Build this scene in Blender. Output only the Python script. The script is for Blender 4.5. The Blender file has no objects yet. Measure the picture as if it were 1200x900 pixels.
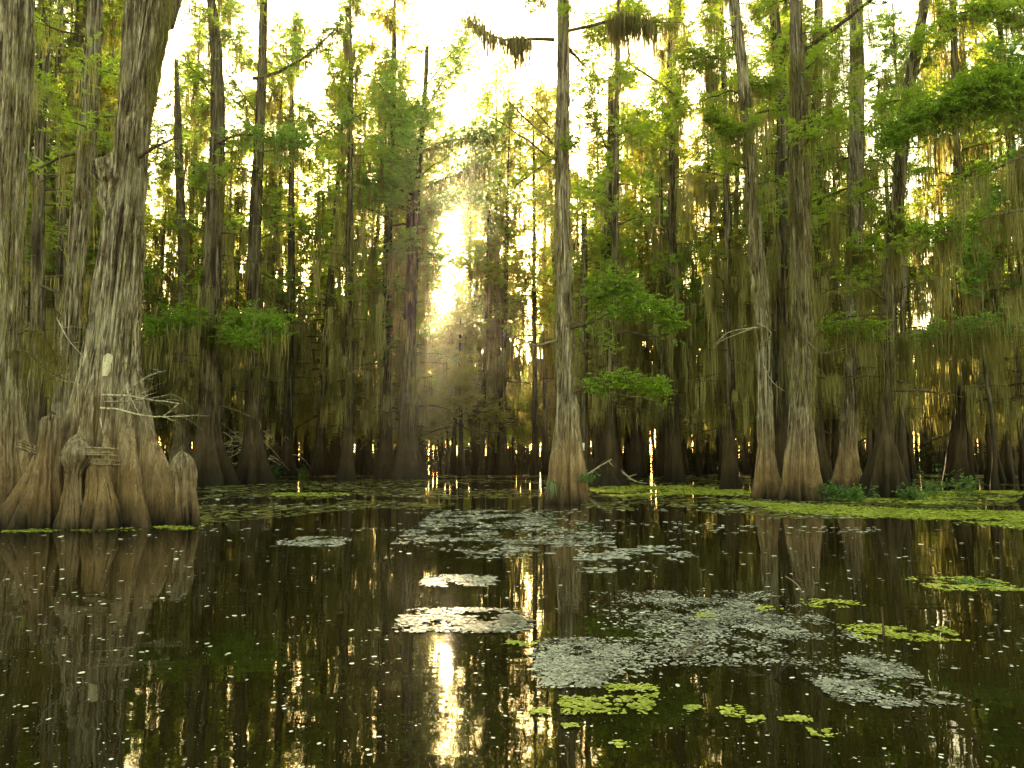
import bpy, math
import numpy as np
from mathutils import Vector

R = math.radians
scene = bpy.context.scene
COL = scene.collection
rng = np.random.default_rng(11)

# ------------------------------------------------------------------ camera model (for measuring the place)
F = 942.0                      # focal length in photo pixels (1200 wide)
CH = 1.3                       # eye height above the water
PITCH = math.atan(85.0 / F)
CP, SP = math.cos(PITCH), math.sin(PITCH)


def P(px, py, d):
    """World point seen at photo pixel (px, py) at ground distance d."""
    xc, yc = (px - 600.0) / F, (450.0 - py) / F
    y, z = CP - yc * SP, SP + yc * CP
    return np.array([xc / y * d, d, CH + z / y * d])


def G(px, py):
    """Point on the water at photo pixel (px, py)."""
    xc, yc = (px - 600.0) / F, (450.0 - py) / F
    y, z = CP - yc * SP, SP + yc * CP
    t = -CH / z
    return np.array([xc * t, y * t, 0.0])


def Z(py, d):
    return float(P(600, py, d)[2])


# ------------------------------------------------------------------ materials
def new_mat(name):
    m = bpy.data.materials.new(name)
    m.use_nodes = True
    nt = m.node_tree
    for n in list(nt.nodes):
        nt.nodes.remove(n)
    out = nt.nodes.new('ShaderNodeOutputMaterial')
    return m, nt, out


def N(nt, typ, **kw):
    n = nt.nodes.new(typ)
    for k, v in kw.items():
        if k.startswith('i_'):
            n.inputs[k[2:].replace('_', ' ')].default_value = v
        else:
            setattr(n, k, v)
    return n


def ramp(nt, stops):
    r = nt.nodes.new('ShaderNodeValToRGB')
    e = r.color_ramp.elements
    while len(e) < len(stops):
        e.new(0.5)
    for i, (p, c) in enumerate(stops):
        e[i].position = p
        e[i].color = (*c, 1) if len(c) == 3 else c
    return r


def mixc(nt, fac, a, b, blend='MIX'):
    m = nt.nodes.new('ShaderNodeMix')
    m.data_type = 'RGBA'
    m.blend_type = blend
    for sock, v in ((m.inputs[0], fac), (m.inputs[6], a), (m.inputs[7], b)):
        if hasattr(v, 'is_output'):
            nt.links.new(v, sock)
        elif isinstance(v, (int, float)):
            sock.default_value = v
        else:
            sock.default_value = (*v, 1)
    return m.outputs[2]


def noise(nt, vec, scale, detail=4, rough=0.55, dist=0.0):
    n = N(nt, 'ShaderNodeTexNoise', i_Scale=scale, i_Detail=detail, i_Roughness=rough, i_Distortion=dist)
    nt.links.new(vec, n.inputs['Vector'])
    return n.outputs['Fac']


def mapping(nt, vec, scale, rot=(0, 0, 0)):
    m = N(nt, 'ShaderNodeMapping')
    m.inputs['Scale'].default_value = scale
    m.inputs['Rotation'].default_value = rot
    nt.links.new(vec, m.inputs['Vector'])
    return m.outputs['Vector']


def bark_mat(name, dark, mid, light, base, freq=1.0, lichen=(0.30, 0.31, 0.22), stain_shade_h=1.2, bump=0.6, top=0.6):
    m, nt, out = new_mat(name)
    L = nt.links.new
    tc = N(nt, 'ShaderNodeTexCoord').outputs['Object']
    pos = N(nt, 'ShaderNodeNewGeometry').outputs['Position']
    oi = N(nt, 'ShaderNodeObjectInfo').outputs['Random']
    fib = noise(nt, mapping(nt, tc, (14 * freq, 14 * freq, 0.9 * freq)), 1.0, 6, 0.65, 0.6)
    fine = noise(nt, mapping(nt, tc, (60 * freq, 60 * freq, 4 * freq)), 1.0, 3, 0.6)
    col = ramp(nt, [(0.40, dark), (0.50, mid), (0.61, light)])
    L(fib, col.inputs['Fac'])
    blot = noise(nt, tc, 1.3 * freq, 5, 0.6)
    br = ramp(nt, [(0.50, (0, 0, 0)), (0.68, (1, 1, 1))])
    L(blot, br.inputs['Fac'])
    c = mixc(nt, br.outputs['Color'], col.outputs['Color'], lichen)
    fr = ramp(nt, [(0.33, (0.45, 0.45, 0.45)), (0.67, (1.3, 1.27, 1.2))])
    L(fine, fr.inputs['Fac'])
    c = mixc(nt, 0.8, c, fr.outputs['Color'], 'MULTIPLY')
    rat = N(nt, 'ShaderNodeAttribute', attribute_name='rnd').outputs['Fac']
    rr_ = ramp(nt, [(0.0, (1, 1, 1)), (0.02, (0.6, 0.57, 0.52)), (1.0, (1.35, 1.32, 1.25))])
    L(rat, rr_.inputs['Fac'])
    c = mixc(nt, 1.0, c, rr_.outputs['Color'], 'MULTIPLY')
    # tannin stain on the part the floods reach, a pale dried band at its top, wet dark foot; the wood's barks also hold painted forest shade in this base tone
    sx = N(nt, 'ShaderNodeSeparateXYZ')
    L(pos, sx.inputs[0])
    wob = N(nt, 'ShaderNodeMath', operation='MULTIPLY_ADD')
    L(noise(nt, mapping(nt, pos, (3, 3, 0.6)), 1.0, 4), wob.inputs[0])
    wob.inputs[1].default_value = -1.1
    L(sx.outputs['Z'], wob.inputs[2])
    mr = N(nt, 'ShaderNodeMapRange')
    mr.inputs['From Min'].default_value = -0.58
    mr.inputs['From Max'].default_value = stain_shade_h
    L(wob.outputs[0], mr.inputs['Value'])
    st = ramp(nt, [(0.0, (0.012, 0.009, 0.005)), (0.13, tuple(b * .55 for b in base)), (0.2, base), (0.28, base), (0.40, tuple(min(1, b * 1.35 + .015) for b in base)), (0.52, tuple(b * 1.0 for b in base)), (0.7, tuple(b * .8 for b in base)), (1.0, tuple(b * .7 for b in base))])
    L(mr.outputs[0], st.inputs['Fac'])
    sf = ramp(nt, [(0.0, (1, 1, 1)), (0.13, (0.95, 0.95, 0.95)), (0.35, (top, top, top)), (1.0, (0, 0, 0))])
    L(mr.outputs[0], sf.inputs['Fac'])
    c2 = mixc(nt, 0.75, st.outputs['Color'], fr.outputs['Color'], 'MULTIPLY')
    c = mixc(nt, sf.outputs['Color'], c, c2)
    tint = ramp(nt, [(0, (0.75, 0.72, 0.68)), (0.5, (1, 0.97, 0.9)), (1, (1.1, 1.1, 1.0))])
    L(oi, tint.inputs['Fac'])
    c = mixc(nt, 0.8, c, tint.outputs['Color'], 'MULTIPLY')
    b = N(nt, 'ShaderNodeBsdfPrincipled', i_Roughness=0.88)
    b.inputs['Specular IOR Level'].default_value = 0.25
    L(c, b.inputs['Base Color'])
    bp = N(nt, 'ShaderNodeBump', i_Strength=bump, i_Distance=0.05)
    add = N(nt, 'ShaderNodeMath', operation='MULTIPLY_ADD')
    L(fine, add.inputs[0])
    add.inputs[1].default_value = 0.35
    L(fib, add.inputs[2])
    L(add.outputs[0], bp.inputs['Height'])
    L(bp.outputs[0], b.inputs['Normal'])
    L(b.outputs[0], out.inputs['Surface'])
    return m


def leaf_mat(name, cols, trans, tfac=0.45, gloss=0.06, wscale=0.35):
    """cols: dark, mid, light reflect colours; trans: colour of the light let through."""
    m, nt, out = new_mat(name)
    L = nt.links.new
    at = N(nt, 'ShaderNodeAttribute', attribute_name='rnd').outputs['Fac']
    pos = N(nt, 'ShaderNodeNewGeometry').outputs['Position']
    nz = noise(nt, pos, wscale, 3)
    oi = N(nt, 'ShaderNodeObjectInfo').outputs['Random']
    a = N(nt, 'ShaderNodeMath', operation='MULTIPLY_ADD')
    L(at, a.inputs[0]); a.inputs[1].default_value = 0.45
    L(nz, a.inputs[2])
    a2 = N(nt, 'ShaderNodeMath', operation='MULTIPLY_ADD')
    L(oi, a2.inputs[0]); a2.inputs[1].default_value = 0.25
    L(a.outputs[0], a2.inputs[2])
    r = ramp(nt, [(0.45, cols[0]), (0.8, cols[1]), (1.0, cols[2])])
    L(a2.outputs[0], r.inputs['Fac'])
    t = mixc(nt, 0.35, trans, r.outputs['Color'], 'MIX')
    d = N(nt, 'ShaderNodeBsdfDiffuse')
    L(r.outputs['Color'], d.inputs['Color'])
    tr = N(nt, 'ShaderNodeBsdfTranslucent')
    L(t, tr.inputs['Color'])
    mx = N(nt, 'ShaderNodeMixShader')
    mx.inputs[0].default_value = tfac
    L(d.outputs[0], mx.inputs[1]); L(tr.outputs[0], mx.inputs[2])
    if gloss:
        g = N(nt, 'ShaderNodeBsdfGlossy', i_Roughness=0.45)
        mg = N(nt, 'ShaderNodeMixShader')
        mg.inputs[0].default_value = gloss
        L(mx.outputs[0], mg.inputs[1]); L(g.outputs[0], mg.inputs[2])
        mx = mg
    L(mx.outputs[0], out.inputs['Surface'])
    return m


M_BARK = bark_mat('grey fibrous bark', (0.036, 0.027, 0.018), (0.205, 0.168, 0.122), (0.50, 0.455, 0.375), (0.225, 0.148, 0.074), 1.0, (0.36, 0.34, 0.27), 2.6, 1.0, 0.75)
M_BARK_SHADED = bark_mat('brown bark with painted shade', (0.020, 0.014, 0.008), (0.078, 0.059, 0.034), (0.25, 0.215, 0.15), (0.040, 0.026, 0.012), 0.55, (0.16, 0.15, 0.09), 4.5, 0.5, 0.9)  # bark and flood stain darkened to stand in for shade low in the wood
M_BARK_POLE = bark_mat('pale slim bark', (0.045, 0.035, 0.022), (0.17, 0.145, 0.10), (0.36, 0.325, 0.25), (0.040, 0.026, 0.012), 0.7, (0.27, 0.25, 0.17), 4.5, 0.5, 0.9)  # dark base tone: flood stain plus painted shade between the trunks
M_LIMB = bark_mat('dark limb bark', (0.03, 0.022, 0.014), (0.085, 0.065, 0.042), (0.17, 0.145, 0.10), (0.10, 0.07, 0.04), 1.5, (0.16, 0.16, 0.10), -0.2, 0.4)
M_DEAD = bark_mat('bleached dead wood', (0.18, 0.16, 0.13), (0.42, 0.39, 0.33), (0.62, 0.60, 0.54), (0.30, 0.24, 0.16), 1.6, (0.50, 0.49, 0.42), 0.4, 0.5)
M_KNOB = bark_mat('weathered stump wood', (0.09, 0.065, 0.04), (0.26, 0.21, 0.15), (0.46, 0.40, 0.31), (0.19, 0.13, 0.07), 1.3, (0.36, 0.33, 0.25), 1.3, 0.9)
M_MOSS = leaf_mat('grey green hanging moss', ((0.024, 0.022, 0.008), (0.125, 0.114, 0.042), (0.34, 0.315, 0.14)), (0.56, 0.50, 0.13), 0.48, 0.0, 0.5)
M_MOSS_SHADED = leaf_mat('brown moss with painted shade', ((0.012, 0.010, 0.003), (0.030, 0.024, 0.008), (0.065, 0.054, 0.018)), (0.13, 0.10, 0.022), 0.4, 0.0, 0.5)  # darker copy of the moss, the far wood's shade put into its colour
M_LEAF = leaf_mat('cypress needle green', ((0.045, 0.100, 0.008), (0.115, 0.215, 0.016), (0.20, 0.31, 0.024)), (0.72, 0.88, 0.05), 0.58, 0.05, 0.22)
M_LEAFB = leaf_mat('fresh bright needle green', ((0.070, 0.150, 0.010), (0.150, 0.290, 0.018), (0.25, 0.40, 0.028)), (0.55, 0.75, 0.03), 0.45, 0.05, 0.4)
M_LEAF2 = leaf_mat('bluish needle green', ((0.028, 0.080, 0.016), (0.065, 0.155, 0.034), (0.12, 0.24, 0.045)), (0.55, 0.80, 0.09), 0.58, 0.05, 0.22)
M_LEAF3 = leaf_mat('yellowing needle green', ((0.045, 0.070, 0.008), (0.095, 0.125, 0.014), (0.16, 0.17, 0.02)), (0.80, 0.75, 0.05), 0.58, 0.05, 0.22)
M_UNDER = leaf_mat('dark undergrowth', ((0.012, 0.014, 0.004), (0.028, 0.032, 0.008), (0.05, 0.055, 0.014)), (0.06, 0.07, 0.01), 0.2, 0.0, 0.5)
M_FERN = leaf_mat('fern green', ((0.03, 0.08, 0.012), (0.06, 0.14, 0.02), (0.11, 0.20, 0.03)), (0.2, 0.4, 0.03), 0.4, 0.08, 2.0)
M_DUCK = leaf_mat('yellow green duckweed', ((0.20, 0.25, 0.022), (0.34, 0.38, 0.040), (0.48, 0.50, 0.08)), (0.3, 0.35, 0.03), 0.1, 0.05, 1.5)
M_SCUM = leaf_mat('pale floating scum', ((0.06, 0.058, 0.036), (0.19, 0.185, 0.13), (0.47, 0.465, 0.375)), (0.3, 0.3, 0.2), 0.1, 0.06, 3.0)
M_SPECK = leaf_mat('pale floating specks', ((0.30, 0.30, 0.18), (0.52, 0.53, 0.38), (0.80, 0.80, 0.66)), (0.3, 0.3, 0.2), 0.1, 0.06, 3.0)


def plain_mat(name, col, rough=0.7, var=0.25, scale=20):
    m, nt, out = new_mat(name)
    L = nt.links.new
    tc = N(nt, 'ShaderNodeTexCoord').outputs['Object']
    n = noise(nt, tc, scale, 4)
    r = ramp(nt, [(0.3, tuple(c * (1 - var) for c in col)), (0.7, tuple(min(1, c * (1 + var * .4)) for c in col))])
    L(n, r.inputs['Fac'])
    b = N(nt, 'ShaderNodeBsdfPrincipled', i_Roughness=rough)
    L(r.outputs['Color'], b.inputs['Base Color'])
    L(b.outputs[0], out.inputs['Surface'])
    return m


M_SCAR = plain_mat('pale bare wood', (0.62, 0.57, 0.40), 0.8, 0.5, 45)
M_SIGN = plain_mat('white sign paint', (0.80, 0.79, 0.72), 0.6, 0.1, 15)


def water_mat():
    m, nt, out = new_mat('dark tannin water')
    L = nt.links.new
    pos = N(nt, 'ShaderNodeNewGeometry').outputs['Position']
    b = N(nt, 'ShaderNodeBsdfPrincipled', i_Roughness=0.015, i_IOR=1.33)
    big = noise(nt, pos, 0.12, 4)
    cr = ramp(nt, [(0.35, (0.008, 0.0065, 0.0015)), (0.7, (0.018, 0.0145, 0.003))])
    L(big, cr.inputs['Fac'])
    L(cr.outputs['Color'], b.inputs['Base Color'])
    w1 = noise(nt, mapping(nt, pos, (1.0, 1.8, 1.0)), 1.6, 2, 0.5, 0.3)
    w2 = noise(nt, mapping(nt, pos, (1.0, 1.6, 1.0)), 7.0, 2, 0.5, 0.3)
    a = N(nt, 'ShaderNodeMath', operation='MULTIPLY_ADD')
    L(w2, a.inputs[0]); a.inputs[1].default_value = 0.10
    L(w1, a.inputs[2])
    bp = N(nt, 'ShaderNodeBump', i_Strength=1.0, i_Distance=0.0016)
    L(a.outputs[0], bp.inputs['Height'])
    L(bp.outputs[0], b.inputs['Normal'])
    L(b.outputs[0], out.inputs['Surface'])
    return m


M_WATER = water_mat()

# ------------------------------------------------------------------ geometry collector (numpy, quads)
class Geo:
    def __init__(self):
        self.v, self.f, self.r, self.n = [], [], [], 0

    def add(self, v, f, r=None):
        v = np.asarray(v, float).reshape(-1, 3)
        f = np.asarray(f, np.int64).reshape(-1, 4)
        if not len(f):
            return self
        self.v.append(v)
        self.f.append(f + self.n)
        self.r.append(np.zeros(len(f)) if r is None else np.asarray(r, float))
        self.n += len(v)
        return self

    def merge(self, g):
        for v, f, r in zip(g.v, g.f, g.r):
            pass
        if g.n:
            self.add(np.concatenate(g.v), np.concatenate(g.f), np.concatenate(g.r))
        return self

    def mesh(self, name, mat, smooth=False, origin=(0, 0, 0)):
        v = np.concatenate(self.v) - np.asarray(origin, float)
        f = np.concatenate(self.f)
        r = np.concatenate(self.r)
        me = bpy.data.meshes.new(name)
        me.vertices.add(len(v))
        me.vertices.foreach_set('co', v.astype(np.float32).ravel())
        me.loops.add(4 * len(f))
        me.loops.foreach_set('vertex_index', f.astype(np.int32).ravel())
        me.polygons.add(len(f))
        me.polygons.foreach_set('loop_start', np.arange(0, 4 * len(f), 4, dtype=np.int32))
        if smooth:
            me.polygons.foreach_set('use_smooth', np.ones(len(f), bool))
        at = me.attributes.new('rnd', 'FLOAT', 'FACE')
        at.data.foreach_set('value', r.astype(np.float32))
        me.materials.append(mat)
        me.update(calc_edges=True)
        return me

    def obj(self, name, mat, parent=None, smooth=False, origin=(0, 0, 0)):
        o = bpy.data.objects.new(name, self.mesh(name, mat, smooth, origin))
        COL.objects.link(o)
        if parent is not None:
            o.parent = parent
        return o


def empty(name, loc):
    o = bpy.data.objects.new(name, None)
    o.empty_display_size = 0.3
    o.location = loc
    COL.objects.link(o)
    return o


def tag(o, label=None, cat=None, group=None, kind=None):
    for k, v in (('label', label), ('category', cat), ('group', group), ('kind', kind)):
        if v:
            o[k] = v
    return o


# ------------------------------------------------------------------ noise
def vnoise(u, v, nu, seed):
    """Value noise, periodic in u over [0,1) with nu cells; v in cells."""
    g = np.random.default_rng(seed).random((509, nu))
    x = (u % 1.0) * nu
    xi = np.floor(x).astype(int)
    fx = x - xi
    yi = np.floor(v).astype(int)
    fy = v - yi
    fx = fx * fx * (3 - 2 * fx)
    fy = fy * fy * (3 - 2 * fy)
    x0, x1 = xi % nu, (xi + 1) % nu
    y0, y1 = yi % 509, (yi + 1) % 509
    return (g[y0, x0] * (1 - fx) + g[y0, x1] * fx) * (1 - fy) + (g[y1, x0] * (1 - fx) + g[y1, x1] * fx) * fy


def smooth_interp(z, zs, vals):
    zs, vals = np.asarray(zs, float), np.asarray(vals, float)
    base = np.interp(z, zs, vals)
    h = 0.06 * (zs[-1] - zs[0])
    return (np.interp(z - h, zs, vals) + 2 * base + np.interp(z + h, zs, vals)) / 4 if len(zs) > 2 else base


# ------------------------------------------------------------------ trunks
class Trunk:
    """A trunk standing on the water: path rows (x, y, z, r); lobes are buttresses (deg, amp m, width deg)."""

    def __init__(self, path, lobes=(), flare_h=2.0, flare_p=1.4, fiber=0.02, bumps=(), twist=0.0, seed=0, nf=26, round_top=False):
        self.path = np.asarray(path, float)
        self.z0, self.z1 = self.path[0, 2], self.path[-1, 2]
        self.lobes, self.flare_h, self.flare_p = lobes, flare_h, flare_p
        self.fiber, self.bumps, self.twist, self.seed, self.nf, self.round_top = fiber, bumps, twist, seed, nf, round_top

    def centre(self, z):
        p = self.path
        return smooth_interp(z, p[:, 2], p[:, 0]), smooth_interp(z, p[:, 2], p[:, 1])

    def rad(self, th, z):
        p = self.path
        r = np.interp(z, p[:, 2], p[:, 3])
        zz = np.clip(z - max(self.z0, 0), 0, None)
        fl = np.clip(1 - zz / self.flare_h, 0, 1) ** self.flare_p
        rr = r + 0.0 * th
        lob = 0.0 * th
        for (deg, amp, w) in self.lobes:
            dth = (np.degrees(th) - deg + 180) % 360 - 180
            lob = np.maximum(lob, amp * np.exp(-np.abs(dth / w) ** 2.4))
        rr = rr + fl * lob
        for (deg, bz, amp, wd, wz) in self.bumps:
            dth = (np.degrees(th) - deg + 180) % 360 - 180
            rr = rr + amp * np.exp(-(dth / wd) ** 2 - ((z - bz) / wz) ** 2)
        s = self.seed
        u = th / (2 * math.pi) + self.twist * z
        u = u + 0.012 * (vnoise(u, z * 1.1, 9, s + 1) - 0.5)
        n1 = np.clip(np.abs(2 * vnoise(u, z * 0.40, self.nf, s + 2) - 1) * 2.4, 0, 1)
        n2 = np.clip(np.abs(2 * vnoise(u, z * 0.9, self.nf * 2, s + 3) - 1) * 2.2, 0, 1)
        n3 = vnoise(u, z * 2.4, self.nf * 5, s + 4)
        big = vnoise(u, z * 0.5, 6, s + 5) - 0.5
        flut = 1 - np.abs(2 * vnoise(u, z * 0.22 + 7, max(8, self.nf // 2), s + 8) - 1)
        rr = rr + fl * (flut - 0.5) * r * 0.55
        n4 = np.abs(2 * vnoise(u, z * 0.5 + 3, self.nf * 3, s + 9) - 1)
        rr = rr + fl * self.fiber * (1.6 * np.clip(n4 * 1.8, 0, 1) - 1.2)
        rr = rr + 1.9 * self.fiber * (1.0 * n1 + 0.8 * n2 + 0.45 * n3 - 1.75) + r * 0.16 * big
        if self.round_top:
            t = np.clip((z - (self.z1 - self.round_top)) / self.round_top, 0, 1)
            rr = rr * np.sqrt(np.clip(1 - t ** 2.2, 0.0004, 1))
        return np.maximum(rr, 0.004)

    def surf(self, th, z, off=0.0):
        cx, cy = self.centre(z)
        r = self.rad(th, z) + off
        return np.stack([cx + r * np.cos(th), cy + r * np.sin(th), z + 0 * r], -1)

    def geo(self, seg=64, rings=120, power=1.5, strips=0, strip_len=0.4, strip_w=0.012):
        g = Geo()
        t = np.linspace(0, 1, rings) ** power
        z = (self.z0 - 0.25) + t * (self.z1 - self.z0 + 0.25)
        if self.round_top:
            z = (self.z0 - 0.25) + (1 - (1 - np.linspace(0, 1, rings)) ** 1.6) * (self.z1 - self.z0 + 0.25)
        th = np.linspace(0, 2 * math.pi, seg, endpoint=False)
        T, ZZ = np.meshgrid(th, z)
        v = self.surf(T.ravel(), ZZ.ravel())
        if self.round_top:
            tq = np.clip((ZZ.ravel() - self.z0) / (self.z1 - self.z0), 0, 1) ** 7
            u_ = T.ravel() / (2 * math.pi)
            v[:, 2] += tq * min(.30, .2 * (self.z1 - self.z0)) * (vnoise(u_, 0 * u_ + 3.5, 7, self.seed + 31) + .5 * vnoise(u_, 0 * u_ + 5.5, 19, self.seed + 32) - .8)
        i = np.arange(rings - 1)[:, None] * seg
        j = np.arange(seg)[None, :]
        jn = (j + 1) % seg
        f = np.stack([i + j, i + jn, i + seg + jn, i + seg + j], -1).reshape(-1, 4)
        g.add(v, f)
        if strips:
            q = np.random.default_rng(self.seed + 77)
            K = 5
            th0 = q.random(strips) * 2 * math.pi
            zz0 = self.z0 + q.random(strips) ** 1.0 * (self.z1 - self.z0 - strip_len)
            ln = strip_len * (0.4 + q.random(strips))
            tt = np.linspace(0, 1, K)
            zz = zz0[:, None] + ln[:, None] * tt
            tth = th0[:, None] - 2 * math.pi * self.twist * ln[:, None] * tt + (q.random((strips, 1)) - 0.5) * 0.05 * tt
            lift = 0.003 + (q.random((strips, 1)) ** 3) * 0.035 * np.abs(1 - 1.6 * tt)
            w = strip_w * (0.5 + q.random((strips, 1))) * np.sin(math.pi * (0.12 + 0.8 * tt))
            r = np.interp(zz, self.path[:, 2], self.path[:, 3])
            a = self.surf((tth - w / r).ravel(), zz.ravel(), lift.ravel()).reshape(strips, K, 3)
            b = self.surf((tth + w / r).ravel(), zz.ravel(), (lift + 0.004).ravel()).reshape(strips, K, 3)
            add_ribbons(g, a, b, q.random(strips))
        return g


def add_ribbons(g, a, b, rnd):
    n, K, _ = a.shape
    v = np.stack([a, b], 2).reshape(-1, 3)          # n, K, 2
    base = (np.arange(n) * K * 2)[:, None] + (np.arange(K - 1) * 2)[None, :]
    f = np.stack([base, base + 1, base + 3, base + 2], -1).reshape(-1, 4)
    g.add(v, f, np.repeat(rnd, K - 1))


def tube(g, pts, rad, n=7, jag=0.0, rnd=0.5, q=None):
    pts = np.asarray(pts, float)
    rad = np.broadcast_to(np.asarray(rad, float), (len(pts),))
    t = np.gradient(pts, axis=0)
    t /= np.linalg.norm(t, axis=1)[:, None] + 1e-9
    up = np.array([0.0, 0.0, 1.0]) if abs(t[0, 2]) < 0.9 else np.array([1.0, 0, 0])
    a = np.cross(t, up)
    a /= np.linalg.norm(a, axis=1)[:, None] + 1e-9
    b = np.cross(t, a)
    th = np.linspace(0, 2 * math.pi, n, endpoint=False)
    rr = rad[:, None] * np.ones(n)
    if jag:
        rr = rr * (1 + jag * ((q or rng).random((len(pts), n)) - 0.5))
    v = pts[:, None, :] + rr[..., None] * (np.cos(th)[None, :, None] * a[:, None, :] + np.sin(th)[None, :, None] * b[:, None, :])
    K = len(pts)
    i = np.arange(K - 1)[:, None] * n
    j = np.arange(n)[None, :]
    jn = (j + 1) % n
    f = np.stack([i + j, i + jn, i + n + jn, i + n + j], -1).reshape(-1, 4)
    g.add(v.reshape(-1, 3), f, np.full(len(f), rnd))
    # closed ends: fan of quads onto the centre
    for s, c in ((0, pts[0]), (K - 1, pts[-1])):
        ring = v[s]
        vv = np.concatenate([ring, [c]])
        m = n if n % 2 == 0 else n - 1
        ff = [[k, (k + 1) % n, (k + 2) % n, n] for k in range(0, m, 2)]
        if n % 2:
            ff.append([n - 1, 0, n, n - 1][:3] + [n])
            ff = ff[:-1]
        g.add(vv, ff, np.full(len(ff), rnd))


def polyline(pts, n, wob=0.0, q=None):
    """Resample a polyline smoothly with a little natural wander."""
    pts = np.asarray(pts, float)
    d = np.r_[0, np.cumsum(np.linalg.norm(np.diff(pts, axis=0), axis=1))]
    s = np.linspace(0, d[-1], n)
    out = np.stack([np.interp(s, d, pts[:, k]) for k in range(3)], -1)
    for _ in range(2):
        out[1:-1] = (out[:-2] + 2 * out[1:-1] + out[2:]) / 4
    if wob:
        q = q or rng
        w = np.cumsum(q.normal(0, wob, (n, 3)), axis=0) * d[-1] / n
        out += w - w[0]
    return out


# ------------------------------------------------------------------ hanging moss
def moss(g, pts, lens, w, q, K=6, sway=0.08, floor=0.15, tone=None):
    pts = np.asarray(pts, float)
    n = len(pts)
    if not n:
        return
    lens = np.broadcast_to(np.asarray(lens, float), (n,))
    if floor > 0.2:
        fl = floor * (0.75 + 0.7 * q.random(n))
        lens = np.minimum(lens, pts[:, 2] - fl)
        ok = lens > 0.2
        pts, lens = pts[ok], lens[ok]
        n = len(pts)
        if not n:
            return
    t = np.linspace(0, 1, K)
    yaw = q.random(n) * math.pi
    prof = (0.35 + 0.65 * np.sin(math.pi * (0.15 + 0.75 * t))) * (1 - t ** 3)
    ww = w * (0.35 + 0.9 * q.random((n, 1))) * prof[None] * (0.45 + 0.9 * q.random((n, K)))
    dx = np.cumsum(q.normal(0, sway, (n, K, 2)), axis=1) * (lens[:, None, None] / K) * 1.3
    dx -= dx[:, :1]
    c = np.empty((n, K, 3))
    c[..., :2] = pts[:, None, :2] + dx
    c[..., 2] = pts[:, None, 2] - lens[:, None] * t[None]
    c[..., 2] = np.maximum(c[..., 2], 0.15)
    dirv = np.stack([np.cos(yaw), np.sin(yaw), 0 * yaw], -1)[:, None, :]
    add_ribbons(g, c - dirv * ww[..., None] / 2, c + dirv * ww[..., None] / 2, q.random(n) if tone is None else np.clip(tone + q.normal(0, .12, n), 0, 1))


def moss_along(g, line, clumps, per, length, w, q, jit=0.12, tmin=0.15, floor=0.15):
    line = np.asarray(line, float)
    tt = np.linspace(0, 1, len(line))
    for _ in range(clumps):
        t0 = tmin + (1 - tmin) * q.random()
        L = length * (0.25 + 1.0 * q.random() ** 1.6)
        tone = q.random()
        n = max(3, int(per * (0.5 + q.random())))
        ts = np.clip(t0 + q.normal(0, 0.035, n), 0, 1)
        p = np.stack([np.interp(ts, tt, line[:, k]) for k in range(3)], -1)
        p[:, :2] += q.normal(0, jit, (n, 2))
        p[:, 2] += q.normal(0, 0.03 + jit * 0.4, n)
        moss(g, p, L * (0.25 + 0.75 * q.random(n) ** 0.7) * np.exp(-np.abs(ts - t0) * 6), w, q, floor=floor, tone=tone)


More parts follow.
